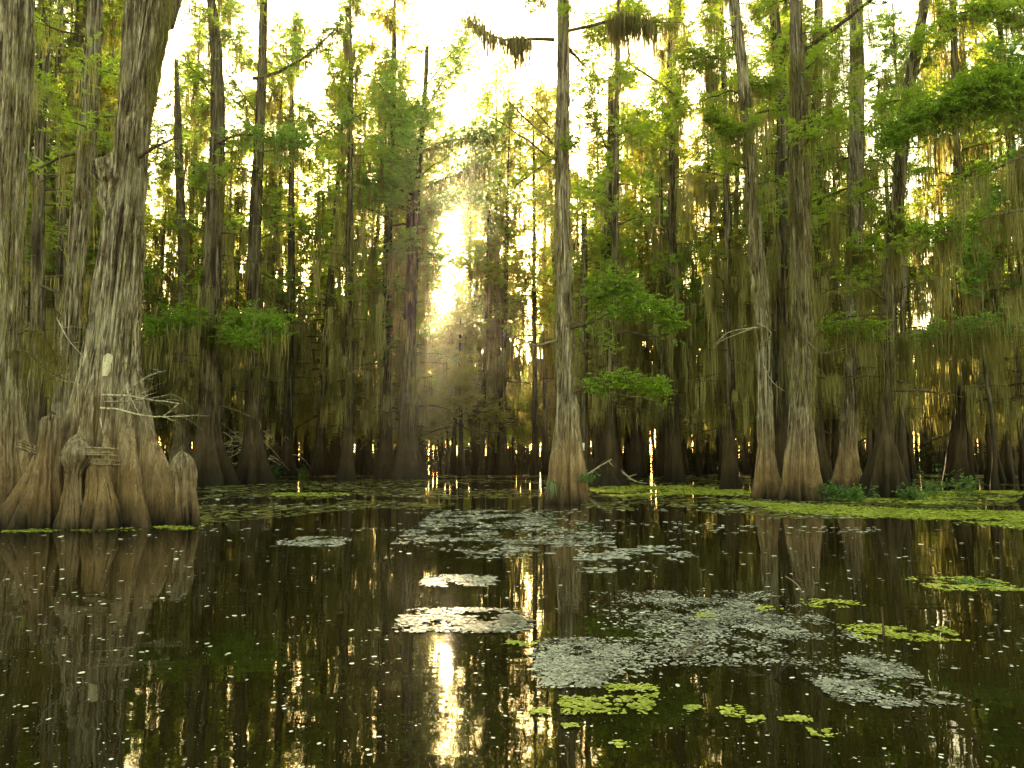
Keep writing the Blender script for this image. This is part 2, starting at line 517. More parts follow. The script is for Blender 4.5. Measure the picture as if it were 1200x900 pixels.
# ------------------------------------------------------------------ foliage: flat feathery sprays
def foliage(gl, gw, line, nb, blen, leaf, q, tmin=0.2, flat=0.25, droop=0.12, per=26, twig_r=0.004):
    line = np.asarray(line, float)
    tt = np.linspace(0, 1, len(line))
    t0 = tmin + (1 - tmin) * q.random(nb) ** 0.8
    base = np.stack([np.interp(t0, tt, line[:, k]) for k in range(3)], -1)
    axis = line[-1] - line[0]
    az = math.atan2(axis[1], axis[0]) + q.normal(0, 1.15, nb)
    base = base + q.normal(0, 1.0, (nb, 3)) * np.array([0.22, 0.22, 0.26 + 0.5 * flat]) * blen
    L = blen * (0.4 + 0.8 * q.random(nb)) * (1.1 - 0.45 * t0)
    el = q.normal(0.12, flat + 0.22, nb)
    d = np.stack([np.cos(az) * np.cos(el), np.sin(az) * np.cos(el), np.sin(el)], -1)
    s = (np.arange(per) + 0.5)[None] / per + q.normal(0, 0.03, (nb, per))
    s = np.clip(s, 0.05, 1.05)
    c = base[:, None, :] + d[:, None, :] * (L[:, None] * s)[..., None]
    c[..., 2] -= droop * (L[:, None] * s ** 2)
    side = np.where(np.arange(per) % 2 == 0, 1.0, -1.0)[None] * np.ones((nb, 1))
    sv = np.stack([-d[:, 1], d[:, 0], 0 * d[:, 0]], -1)
    sv /= np.linalg.norm(sv, axis=1)[:, None] + 1e-9
    ld = d[:, None, :] * 0.65 + sv[:, None, :] * side[..., None] * 0.8 + q.normal(0, 0.34, (nb, per, 3))
    ld /= np.linalg.norm(ld, axis=2)[..., None]
    ll = leaf * (0.6 + 0.8 * q.random((nb, per))) * (1.15 - 0.5 * s)
    nrm = np.array([0, 0, 1.0]) + q.normal(0, 0.6, (nb, per, 3))
    wd = np.cross(ld, nrm)
    wd /= np.linalg.norm(wd, axis=2)[..., None] + 1e-9
    hw = (ll * 0.20)[..., None]
    l3 = ll[..., None]
    a = c
    b = c + ld * l3 * 0.45 + wd * hw
    e = c + ld * l3
    f = c + ld * l3 * 0.45 - wd * hw
    v = np.stack([a, b, e, f], 2).reshape(-1, 3)
    idx = np.arange(nb * per * 4).reshape(-1, 4)
    rn = np.clip(np.repeat(q.random(nb), per) * 0.6 + 0.4 * q.random(nb * per), 0, 1)
    gl.add(v, idx, rn)
    if gw is not None:
        tip = base + d * L[:, None]
        tip[:, 2] -= droop * L
        mid = base + d * L[:, None] * 0.5
        mid[:, 2] -= droop * L * 0.25
        ln = np.stack([base, mid, tip], 1)
        wv = np.array([0, 0, 1.0])[None, None] * twig_r * np.array([1.6, 1.0, 0.4])[None, :, None]
        add_ribbons(gw, ln - wv, ln + wv, q.random(nb))
        wv = sv[:, None, :] * twig_r * np.array([1.6, 1.0, 0.4])[None, :, None]
        add_ribbons(gw, ln - wv, ln + wv, q.random(nb))


def limb_line(o, az, length, rise, droop, q, n=8):
    t = np.linspace(0, 1, n)
    d = np.array([math.cos(az), math.sin(az)])
    out = np.empty((n, 3))
    wob = np.cumsum(q.normal(0, 0.06, (n, 3)), axis=0) * length / n * 2
    out[:, :2] = o[:2] + d[None] * (length * t)[:, None]
    out[:, 2] = o[2] + rise * length * t - droop * length * t ** 2
    out += wob - wob[0]
    return out


def crown(tr, q, z0, z1, nl, llen, leaf_from, moss_len, moss_c, moss_per, moss_w, nb, blen, leaf, az_bias=None, limb_r=0.05, per=22, rise=0.35, wood=None, leaves=None, beard=None, leaf_to=1.0, floor=3.0, mjit=0.08):
    """Limbs round a trunk from z0 to z1: dead and mossy low down, leafy from leaf_from upward."""
    gw, gl, gm = wood or Geo(), leaves or Geo(), beard or Geo()
    for k in range(nl):
        t = (k + q.random()) / nl
        z = z0 + (z1 - z0) * t
        az = q.random() * 2 * math.pi if az_bias is None else q.normal(az_bias, 0.9)
        o = tr.surf(np.array([az]), np.array([min(z, tr.z1)]), -0.03)[0]
        L = llen * (0.45 + 0.8 * q.random()) * (1.0 if t < 0.6 else 1.0 - 0.65 * (t - 0.6) / 0.4)
        line = limb_line(o, az, L, rise * (0.3 + q.random()) if t > 0.3 else 0.15 * q.normal(), 0.22, q)
        r0 = limb_r * (0.5 + 0.7 * q.random()) * (1.2 - 0.7 * t)
        tube(gw, line, np.linspace(r0, r0 * 0.25, len(line)), 5)
        if q.random() < 0.6:      # a side limb
            j = 3 + int(q.random() * 3)
            l2 = limb_line(line[j], az + q.choice([-1, 1]) * (0.5 + 0.6 * q.random()), L * 0.55, 0.2, 0.2, q, 6)
            tube(gw, l2, np.linspace(r0 * 0.5, r0 * 0.15, len(l2)), 4)
            lines = [line, l2]
        else:
            lines = [line]
        for i, ln in enumerate(lines):
            f = 1.0 if i == 0 else 0.5
            if t >= leaf_from and t <= leaf_to and nb:
                foliage(gl, None, ln, max(3, int(nb * f * (0.5 + q.random()))), blen, leaf, q, per=per)
            if moss_c:
                ml = moss_len * (1.2 - 0.7 * t)
                moss_along(gm, ln, max(1, int(moss_c * f * (0.4 + 1.2 * q.random()))), moss_per, ml, moss_w, q, floor=floor, jit=mjit)
    return gw, gl, gm


# ------------------------------------------------------------------ world, sun, camera
SUN_PX = (528, 305)
sd = P(SUN_PX[0], SUN_PX[1], 100.0) - np.array([0, 0, CH])
sd /= np.linalg.norm(sd)
SUN_EL = math.asin(sd[2])
SUN_AZ = math.atan2(sd[0], sd[1])        # from +Y towards +X

w = bpy.data.worlds.new('World')
scene.world = w
w.use_nodes = True
nt = w.node_tree
for n in list(nt.nodes):
    nt.nodes.remove(n)
out = nt.nodes.new('ShaderNodeOutputWorld')
sky = nt.nodes.new('ShaderNodeTexSky')
sky.sky_type = 'NISHITA'
sky.sun_disc = False
sky.sun_elevation = SUN_EL
sky.sun_rotation = SUN_AZ
sky.air_density = 1.0
sky.dust_density = 1.2
sky.ozone_density = 0.3
tint = mixc(nt, 1.0, sky.outputs['Color'], (1.24, 1.01, 0.55), 'MULTIPLY')
bg = nt.nodes.new('ShaderNodeBackground')
bg.inputs['Strength'].default_value = 0.15
nt.links.new(tint, bg.inputs['Color'])
# the sun's own disc, swollen a little by the mist
geo = nt.nodes.new('ShaderNodeTexCoord')
dp = N(nt, 'ShaderNodeVectorMath', operation='DOT_PRODUCT')
nt.links.new(geo.outputs['Generated'], dp.inputs[0])
dp.inputs[1].default_value = tuple(sd)
mr = N(nt, 'ShaderNodeMapRange')
mr.inputs['From Min'].default_value = math.cos(R(1.5))
mr.inputs['From Max'].default_value = math.cos(R(0.9))
nt.links.new(dp.outputs['Value'], mr.inputs['Value'])
mu = N(nt, 'ShaderNodeMath', operation='MULTIPLY')
nt.links.new(mr.outputs[0], mu.inputs[0])
mu.inputs[1].default_value = 9.0
bg2 = nt.nodes.new('ShaderNodeBackground')
bg2.inputs['Color'].default_value = (1.0, 0.72, 0.34, 1)
nt.links.new(mu.outputs[0], bg2.inputs['Strength'])
ad = nt.nodes.new('ShaderNodeAddShader')
nt.links.new(bg.outputs[0], ad.inputs[0])
nt.links.new(bg2.outputs[0], ad.inputs[1])
nt.links.new(ad.outputs[0], out.inputs['Surface'])

sl = bpy.data.lights.new('sun', 'SUN')
sl.energy = 5.0
sl.angle = R(0.5)
sl.color = (1.0, 0.77, 0.42)
so = bpy.data.objects.new('sun', sl)
COL.objects.link(so)
so.rotation_euler = Vector(tuple(sd)).to_track_quat('Z', 'Y').to_euler()
so.location = (-20, 150, 60)

cam = bpy.data.cameras.new('camera')
co = bpy.data.objects.new('camera', cam)
COL.objects.link(co)
co.location = (0, 0, CH)
co.rotation_euler = (R(90) + PITCH, 0, 0)
cam.sensor_fit = 'HORIZONTAL'
cam.sensor_width = 36.0
cam.lens = F / 1200.0 * 36.0
cam.clip_start = 0.05
cam.clip_end = 3000
scene.camera = co

vs = scene.view_settings
scene.display_settings.display_device = 'sRGB'
vs.view_transform = 'Standard'
vs.look = 'None'
vs.gamma = 1.0
vs.exposure = 2.55
vs.use_curve_mapping = False
scene.render.engine = 'CYCLES'
cy = scene.cycles
cy.use_denoising = True
cy.max_bounces = 6
cy.diffuse_bounces = 3
cy.glossy_bounces = 3
cy.transmission_bounces = 4
cy.volume_bounces = 0
cy.transparent_max_bounces = 4
cy.sample_clamp_indirect = 6.0
cy.caustics_reflective = False
cy.caustics_refractive = False

# ------------------------------------------------------------------ setting: water, haze
g = Geo()
S = 600.0
g.add([(-S, -S, 0), (S, -S, 0), (S, S, 0), (-S, S, 0)], [[0, 1, 2, 3]])
tag(g.obj('water', M_WATER), kind='structure')

HAZE = 0.00036
if HAZE:
    g = Geo()
    a, b, c0, c1 = -620.0, 620.0, -1.0, 60.0
    v = [(a, a, c0), (b, a, c0), (b, b, c0), (a, b, c0), (a, a, c1), (b, a, c1), (b, b, c1), (a, b, c1)]
    g.add(v, [[0, 3, 2, 1], [4, 5, 6, 7], [0, 1, 5, 4], [1, 2, 6, 5], [2, 3, 7, 6], [3, 0, 4, 7]])
    m, mnt, mo = new_mat('morning haze')
    pv = N(mnt, 'ShaderNodeVolumePrincipled')
    pv.inputs['Color'].default_value = (0.95, 0.93, 0.82, 1)
    pv.inputs['Density'].default_value = HAZE
    pv.inputs['Anisotropy'].default_value = 0.91
    mnt.links.new(pv.outputs[0], mo.inputs['Volume'])
    tag(g.obj('haze', m), kind='stuff')



# ------------------------------------------------------------------ far wood: shared shapes, one object per tree
VAR = []


def far_template(seed, H, r, flare, kind):
    q = np.random.default_rng(seed)
    nl = int(q.integers(4, 7))
    lobes = [(k * 360 / nl + q.normal(0, 14), flare * 0.75 * (0.5 + 0.7 * q.random()), 20 + 14 * q.random()) for k in range(nl)]
    lean = q.normal(0, 0.02, 2)
    zs = np.array([0, 0.06, 0.15, 0.4, 0.75, 1.0]) * H
    rs = np.array([1.25, 1.08, 1.0, 0.82, 0.5, 0.10]) * r
    wob = np.cumsum(q.normal(0, 0.10, (6, 2)), axis=0)
    wob -= wob[0]
    path = [(lean[0] * z + wx, lean[1] * z + wy, z, rr) for z, rr, (wx, wy) in zip(zs, rs, wob)]
    tr = Trunk(path, lobes, flare_h=2.0 + q.random() * 1.4, flare_p=1.7, fiber=0.05 * r / 0.4, seed=seed * 7, nf=12)
    gt = tr.geo(30, 60, 1.5)
    if kind == 'tall':
        gw, gl, gm = crown(tr, q, 3.2, H * 0.98, 50, 2.3, 0.36, 3.6, 2.8, 14, 0.06, 18, 0.85, 0.19, per=22)
    elif kind == 'mossy':
        gw, gl, gm = crown(tr, q, 2.6, H * 0.97, 52, 1.7, 0.5, 5.0, 3.2, 16, 0.06, 13, 0.75, 0.18, per=20)
    elif kind == 'leafy':
        gw, gl, gm = crown(tr, q, 3.6, H * 0.98, 54, 2.9, 0.25, 3.0, 2.2, 12, 0.055, 27, 0.95, 0.19, per=22)
    elif kind == 'pole':     # thin crowded trunk, moss hugging it, a little green on top
        gw, gl, gm = crown(tr, q, 3.0, H * 0.98, 28, 1.0, 0.55, 3.2, 1.3, 14, 0.055, 20, 0.8, 0.18, per=20, limb_r=0.03)
    elif kind == 'sparse':   # open airy crown that lets the sun through
        gw, gl, gm = crown(tr, q, 8.0, H * 0.98, 46, 2.9, 0.1, 2.4, 1.0, 10, 0.05, 22, 1.1, 0.17, per=22, limb_r=0.04)
    else:            # young: bright flat sprays near the water
        gw, gl, gm = crown(tr, q, 2.4, H * 0.98, 26, 1.9, 0.15, 2.6, 2.0, 12, 0.05, 44, 0.85, 0.16, per=24, limb_r=0.03)
    if kind not in ('young', 'sparse'):
        crown(tr, q, 3.6, 12.5, 22 if kind != 'pole' else 8, 1.7, 0.75, 4.6, 3.0, 16, 0.06, 10, 0.7, 0.18, per=20, wood=gw, leaves=gl, beard=gm, rise=.1)
    leafm = [M_LEAF, M_LEAF2, M_LEAF, M_LEAF3][seed % 4]
    return [('trunk', gt.mesh('trunk', M_BARK_POLE if kind == 'pole' else M_BARK_SHADED, True)), ('branches', gw.mesh('branches', M_LIMB, True)),
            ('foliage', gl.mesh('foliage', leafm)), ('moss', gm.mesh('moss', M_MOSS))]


TEMPL = {
    'tall': [far_template(s, h, r, f, 'tall') for s, h, r, f in ((101, 31, .28, .42), (102, 28, .23, .36), (103, 33, .31, .55))],
    'mossy': [far_template(s, h, r, f, 'mossy') for s, h, r, f in ((111, 27, .25, .4), (112, 30, .29, .5), (114, 24, .20, .28))],
    'leafy': [far_template(s, h, r, f, 'leafy') for s, h, r, f in ((121, 25, .22, .32), (122, 29, .26, .42), (123, 22, .19, .3))],
    'pole': [far_template(s, h, r, f, 'pole') for s, h, r, f in ((141, 22, .16, .20), (142, 18, .13, .15), (143, 25, .19, .26), (145, 15, .11, .12))],
    'sparse': [far_template(s, h, r, f, 'sparse') for s, h, r, f in ((151, 24, .16, .25), (152, 27, .18, .3))],
    'young': [far_template(s, h, r, f, 'young') for s, h, r, f in ((131, 9.5, .13, .12), (132, 7.0, .10, .10))],
}
FIRST = {}


def place_tree(name, t, x, y, s, rot, label, group=None):
    e = empty(name, (x, y, 0))
    e.rotation_euler = (0, 0, rot)
    e.scale = (s, s, s)
    tag(e, label, 'tree', group)
    for nm, me in t:
        key = me.name
        if key not in FIRST:
            o = bpy.data.objects.new(nm, me)
            FIRST[key] = o
        else:
            o = FIRST[key].copy()
        COL.objects.link(o)
        o.parent = e
    return e


def zone(px):
    for lim, z in ((165, 'behind the giant cypress'), (345, 'behind the left spray'), (500, 'left of the sun'), (640, 'right of the sun'),
                   (820, 'right of the lone cypress'), (960, 'behind the pale pair'), (9999, 'at the dark right side')):
        if px < lim:
            return z


def front(px):
    return float(np.interp(px, [-200, 60, 160, 240, 420, 620, 700, 800, 900, 1000, 1400], [34, 34, 48, 56, 56, 55, 50, 42, 36, 33, 31]))


def slot(px, half):
    return abs(px - SUN_PX[0]) < half


# named front-row trees whose swollen bases show at the water's edge
EDGE = [(404, 563, 'mossy', 1, 0.95, 'moss-hung cypress whose brown base stands alone left of the wide flared base'),
        (449, 559, 'tall', 2, 1.10, 'cypress with the widest cone-shaped base in the far wood, left below the sun'),
        (300, 558, 'mossy', 0, 1.0, 'cypress behind the dead grey brush at the left shore'),
        (240, 559, 'tall', 0, 1.1, 'cypress just right of the round stump of the giant left tree'),
        (483, 559, 'leafy', 0, 0.9, 'thin cypress close right of the wide cone-shaped base'),
        (541, 558, 'young', 0, 1.2, 'short cypress with pale foot straight below the sun'),
        (566, 557, 'mossy', 2, 0.85, 'cypress with a pale flared foot right below the sun'),
        (592, 557, 'tall', 1, 0.95, 'dark cypress halfway between the sun and the lone midwater cypress'),
        (716, 566, 'leafy', 1, 0.95, 'forked leafy cypress behind the stumpy roots right of the midwater cypress'),
        (795, 565, 'mossy', 1, 0.95, 'mossy cypress left of the dark slim trunk by the pale pair'),
        (853, 573, 'mossy', 0, 0.85, 'dark slim cypress standing just left of the pale pair')]
EDGE += [(588, 556.5, 'sparse', 1, 1.15, 'tall airy tree just right of the sun whose top fades in the glare'),
         (627, 556, 'sparse', 0, 1.2, 'tall airy tree close left of the lone cypress'),
         (432, 556, 'sparse', 1, 1.1, 'tall airy tree left of the broad-crowned cypress'),
         (372, 557, 'leafy', 1, 1.1, 'leafy tall cypress halfway between the long curved limb and the sun'),
         (338, 558, 'tall', 0, 1.05, 'tall cypress under the tip of the long curved limb')]
pts = []
for (px, py, k, i, s, lab) in EDGE:
    p = G(px, py)
    pts.append((p[0], p[1]))
    place_tree('cypress_tree', TEMPL[k][i], p[0], p[1], s, rng.random() * 6.28, lab)
n_far, tries = 0, 0
KIND = {'tall': 'tall moss-draped cypress', 'mossy': 'cypress curtained in moss', 'leafy': 'green leafy cypress', 'pole': 'thin pole-like cypress',
        'sparse': 'tall airy cypress', 'young': 'low bright young cypress'}
while n_far < 284 and tries < 20000:
    tries += 1
    px = -90 + 1390 * rng.random()
    f0 = front(px)
    dd = f0 + 1.0 + (rng.random() ** 1.25) * 46
    x = (px - 600) / F * dd
    if px > 800 and rng.random() < 0.3:
        continue
    if any((x - a) ** 2 + (dd - b) ** 2 < 1.1 ** 2 for a, b in pts):
        continue
    off = abs(px - SUN_PX[0])
    if off < 10:
        if dd > f0 + 34:
            continue
        k = rng.choice(['young', 'pole'])
    elif off < 24:
        k = rng.choice(['young', 'pole'], p=[.35, .65])
    elif off < 85 and dd < f0 + 36:
        k = rng.choice(['sparse', 'young', 'pole'], p=[.55 if off > 36 else 0.0, .2, .25 if off > 36 else .8])
    else:
        k = rng.choice(['tall', 'mossy', 'leafy', 'pole', 'young'], p=[0.15, 0.15, 0.22, 0.42, 0.06] if px < 640 else [0.15, 0.18, 0.14, 0.47, 0.06])
        if k == 'young' and dd > f0 + 14:
            k = 'pole'
    pts.append((x, dd))
    n_far += 1
    t = TEMPL[k][int(rng.integers(len(TEMPL[k])))]
    if off < 10 and k == 'pole':
        t, sc_ = TEMPL['pole'][3], 0.7 + 0.15 * rng.random()
    elif k == 'young':
        sc_ = 0.7 + 0.5 * rng.random() if off > 13 else 1.0 + 0.25 * rng.random()
    elif k == 'sparse':
        sc_ = 0.9 + 0.35 * rng.random()
    elif dd > f0 + 20 and k != 'pole':
        sc_ = 0.55 + 0.28 * rng.random()
    else:
        sc_ = 0.78 + 0.36 * rng.random()
        if px < 640 and k != 'young':
            sc_ *= 1.15
    row = 'at the front of the wood' if dd < f0 + 12 else 'deep in the wood'
    lab = KIND[k] + ' ' + row + ' ' + zone(px)
    place_tree('cypress_tree', t, x, dd, sc_, rng.random() * 6.28, lab, lab.replace('cypress', 'cypresses', 1))

# the wood beyond, one mass
q = np.random.default_rng(5)
gw_, gl_, gm_ = Geo(), Geo(), Geo()
for k in range(1100):
    px = -450 + 2100 * q.random()
    dd = front(px) + 50 + 38 * q.random()
    x = (px - 600) / F * dd
    H = (9 + 9 * q.random() ** 1.6)
    r = 0.10 + 0.16 * q.random()
    zz = np.array([-0.2, 0.5, 2.2, 8, H])
    pl = np.stack([x + np.r_[0, 0, 0, q.normal(0, .3), q.normal(0, .6)], dd + 0 * zz, zz], -1)
    tube(gw_, pl, np.array([r * 1.9, r * 1.5, r * 1.0, r * .8, r * .3]), 7, 0.2, q.random(), q)
    m = 70
    a = np.stack([x + q.normal(0, 0.9, m), dd + q.normal(0, 0.9, m), 3.5 + (H - 4) * q.random(m)], -1)
    moss(gm_, a, 1.0 + 3.5 * q.random(m), 0.14, q, K=5, floor=3.6)
    c = np.stack([x + q.normal(0, 1.2, 14), dd + q.normal(0, 1.2, 14), 6 + (H - 6) * q.random(14)], -1)
    for cc in c:
        ln = limb_line(cc, q.random() * 6.28, 1.2, 0.1, 0.1, q, 4)
        foliage(gl_, None, ln, 6, 0.9, 0.34, q, per=8)
e = empty('far_wood', (0, 100, 0))
tag(e, kind='stuff', label='dense mass of moss-hung trees filling the background behind the nearer trunks', cat='woodland')
for g_, nm, mt in ((gw_, 'trunks', M_BARK_POLE), (gl_, 'foliage', M_LEAF), (gm_, 'moss', M_MOSS_SHADED)):
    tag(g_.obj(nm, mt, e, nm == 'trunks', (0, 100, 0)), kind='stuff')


# low dark undergrowth on the far bank
q = np.random.default_rng(6)
g = Geo()
for k in range(2300):
    px = -450 + 2100 * q.random()
    dd = front(px) + 44 + 40 * q.random()
    c = np.array([(px - 600) / F * dd, dd, 0.1])
    ln = limb_line(c, q.random() * 6.28, 1.9, 1.0 + 0.8 * q.random(), .4, q, 5)
    foliage(g, None, ln, 9, 1.1, 0.34, q, per=9, tmin=0, flat=.6)
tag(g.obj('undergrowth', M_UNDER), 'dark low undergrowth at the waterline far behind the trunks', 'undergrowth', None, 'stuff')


# ------------------------------------------------------------------ nearer trees, each modelled from the photograph
def px_path(d, rows, top, top_r, drift=0.0):
    out = []
    for (px, py, wd) in rows:
        p = P(px, py, d)
        out.append([p[0], d + drift * p[2], max(p[2], 0.0), wd / 2 * d / F * 0.92])
    out = sorted(out, key=lambda r: r[2])
    (x0, y0, z0, r0), (x1, y1, z1, r1) = out[-2], out[-1]
    if top > z1 + 0.5:
        k = (x1 - x0) / (z1 - z0) * 0.6
        out.append([x1 + k * (top - z1), y1 + drift * (top - z1), top, top_r])
    return out


def hero(name, label, d, rows, top, top_r=0.1, lobes=(), flare_h=2.0, flare_p=1.4, fiber=0.02, bumps=(), twist=0.0, nf=26,
         seg=72, rings=160, strips=300, strip_len=0.5, strip_w=0.012, mat=M_BARK, limbs=(), auto=None, beard=None, seed=1, group=None, drift=0.0, leafm=M_LEAF):
    q = np.random.default_rng(seed)
    path = px_path(d, rows, top, top_r, drift)
    base = (path[0][0], path[0][1], 0.0)
    e = empty(name, base)
    tag(e, label, 'tree', group)
    tr = Trunk(path, lobes, flare_h, flare_p, fiber, bumps, twist, seed, nf)
    tr.geo(seg, rings, 1.15, strips, strip_len, strip_w).obj('trunk', mat, e, True, base)
    for lb in limbs:
        ln = polyline([P(*p) for p in lb['pts']], lb.get('n', 12), lb.get('wob', 0.05), q)
        g = Geo()
        tube(g, ln, np.linspace(lb['r'][0], lb['r'][1], len(ln)), 7, 0.35, q.random(), q)
        for _ in range(lb.get('twigs', 0)):
            j = int(q.integers(2, len(ln)))
            dv = ln[-1] - ln[0]
            az = math.atan2(dv[1], dv[0]) + q.normal(0, 1.0)
            l2 = limb_line(ln[j], az, lb.get('twig_len', 0.6) * (0.4 + q.random()), q.normal(0.1, 0.5), 0.2, q, 5)
            tube(g, l2, np.linspace(lb['r'][1] * 0.9, lb['r'][1] * 0.25, 5), 4, 0.3, q.random(), q)
        dead = lb.get('dead')
        gl, gm = Geo(), Geo()
        if lb.get('leaf'):
            nb, bl, lf = lb['leaf']
            foliage(gl, g, ln, nb, bl, lf, q, per=30, tmin=lb.get('tmin', 0.15), flat=lb.get('flat', 0.2), twig_r=0.006)
        if lb.get('moss'):
            cl, per, lg, ww = lb['moss']
            moss_along(gm, ln, cl, per, lg, ww, q, jit=lb.get('mjit', 0.10), tmin=lb.get('mmin', 0.15))
        b = g.obj('dead_branch' if dead else 'branch', M_DEAD if dead else M_LIMB, e, True, base)
        if gl.n:
            gl.obj('foliage', lb.get('leafm', leafm), b, False, base)
        if gm.n:
            gm.obj('moss', M_MOSS, b, False, base)
    gw, gl, gm = Geo(), Geo(), Geo()
    if auto:
        for a in (auto if isinstance(auto, list) else [auto]):
            crown(tr, q, wood=gw, leaves=gl, beard=gm, **a)
    for (n, th0, th1, za, zb, ln, ww) in (beard or []):       # moss growing on the bark itself
        th = R(th0) + R(th1 - th0) * q.random(n)
        z = za + (zb - za) * q.random(n)
        p = tr.surf(th, z, 0.02 + 0.05 * q.random(n))
        moss(gm, p, ln * (0.2 + q.random(n)), ww, q, K=5, sway=0.12)
    if gw.n:
        gw.obj('branches', M_LIMB, e, True, base)
    if gl.n:
        gl.obj('foliage', leafm, e, False, base)
    if gm.n:
        gm.obj('moss', M_MOSS, e, False, base)
    return e, tr, base


# --- the giant left cypress
dA = 15.9
rowsA = [(123, 612, 104), (124, 569, 92), (126, 533, 86), (127, 498, 80), (128, 462, 74), (129, 427, 70), (132, 391, 64), (138, 340, 58), (141, 313, 55),
         (146, 249, 47), (152, 199, 43), (155, 150, 42), (161, 107, 46), (168, 50, 54), (175, 0, 60)]
zA = lambda py: Z(py, dA)
eA, trA, baseA = hero('giant_cypress', 'huge grey cypress with buttressed base and pale scar, nearest at left', dA, rowsA, 15.5, 0.3,
    lobes=[(354, 1.00, 12), (322, 1.00, 12), (294, 0.74, 8), (264, 0.78, 8), (238, 0.45, 7), (207, 0.48, 11), (178, 0.75, 12), (140, .8, 18), (100, .9, 18), (60, .9, 18), (22, .8, 15)],
    flare_h=3.3, flare_p=1.45, fiber=0.034, twist=-0.012, nf=34, seg=420, rings=620, strips=2600, strip_len=0.55, strip_w=0.011, seed=3,
    bumps=[(198, zA(206), 0.32, 20, 0.17), (222, zA(197), 0.30, 22, 0.15), (232, zA(212), 0.16, 30, 0.12), (246, zA(226), -0.24, 11, 0.24), (205, zA(225), 0.16, 14, .25), (215, zA(238), 0.10, 16, 0.25), (292, zA(165), 0.10, 30, 0.3)],
    limbs=[dict(pts=[(163, 184, 15.6), (178, 173, 15.5), (196, 165, 15.5), (212, 160, 15.5)], r=(0.045, 0.012), dead=False, twigs=3, twig_len=0.3),
           dict(pts=[(150, 462, 15.0), (160, 450, 14.8), (176, 440, 14.7), (194, 436, 14.7)], r=(0.024, 0.007), dead=True, twigs=7, twig_len=0.5),
           dict(pts=[(120, 463, 14.9), (145, 463, 14.8), (175, 468, 14.7), (210, 472, 14.7)], r=(0.028, 0.007), dead=True, twigs=9, twig_len=0.55),
           dict(pts=[(122, 471, 14.9), (150, 470, 14.7), (180, 466, 14.7), (200, 461, 14.8)], r=(0.022, 0.006), dead=True, twigs=6, twig_len=0.4),
           dict(pts=[(118, 478, 14.8), (140, 479, 14.7), (160, 484, 14.6), (186, 487, 14.7), (221, 486, 14.8)], r=(0.022, 0.006), dead=True, twigs=7, twig_len=0.4),
           dict(pts=[(150, 460, 14.8), (160, 480, 14.6), (168, 492, 14.5)], r=(0.014, 0.006), dead=True),
           dict(pts=[(117, 490, 14.6), (119, 500, 14.5), (121, 511, 14.5)], r=(0.014, 0.004), dead=True),
           dict(pts=[(196, 30, 16.2), (225, -60, 17), (262, -120, 18)], r=(0.13, 0.05), moss=(16, 26, 1.6, 0.02), leaf=(40, .6, .06)),
           dict(pts=[(160, -30, 15.6), (100, -120, 15), (40, -160, 14.5)], r=(0.11, 0.04), moss=(14, 22, 1.5, 0.02), leaf=(50, .6, .06))],
    beard=[(1100, -65, 12, zA(330), zA(-40), 0.24, 0.013), (900, -40, 25, zA(120), zA(-60), 0.45, 0.016), (260, 170, 250, zA(235), zA(130), 0.2, 0.010), (500, 150, 290, zA(200), zA(-60), 0.22, 0.010), (300, -60, 10, zA(440), zA(320), 0.16, 0.010)])
# pale scar where bark is gone
qs = np.random.default_rng(9)
g = Geo()
K = 9
zz = np.linspace(zA(444), zA(418), K)
thc = np.linspace(R(287), R(292), K)
half = np.array([.05, .075, .085, .085, .095, .10, .105, .105, .07]) / 0.62
half = half * (0.8 + 0.4 * qs.random(K))
M_ = 7
cols = []
for j in range(M_):
    s = -1 + 2 * j / (M_ - 1)
    cols.append(trA.surf(thc + s * half, zz, 0.045 * (1 - abs(s) ** 3) - 0.012))
v = np.stack(cols, 1).reshape(-1, 3)
f = [[i * M_ + j, i * M_ + j + 1, (i + 1) * M_ + j + 1, (i + 1) * M_ + j] for i in range(K - 1) for j in range(M_ - 1)]
g.add(v, f)
g.obj('bark_scar', M_SCAR, eA, True, baseA)


# knees and stumps in front of it
def knee(name, label, d, rows, lobes=(), fh=1.0, fiber=0.02, seed=1, mat=M_KNOB, top=0.18, seg=110, rings=130, strips=150, bumps=(), nf=18):
    out = []
    for (px, py, wd) in rows:
        p = P(px, py, d)
        out.append([p[0], d, max(p[2], 0), wd / 2 * d / F])
    out = sorted(out, key=lambda r: r[2])
    tr = Trunk(out, lobes, fh, 1.3, fiber, bumps, 0.01, seed, nf, top)
    base = (out[0][0], d, 0.0)
    o = tr.geo(seg, rings, 1, strips, 0.3, 0.010).obj(name, mat, None, True)
    o.data.transform(__import__('mathutils').Matrix.Translation((-base[0], -base[1], 0)))
    o.location = base
    tag(o, label, 'cypress knee')
    return o


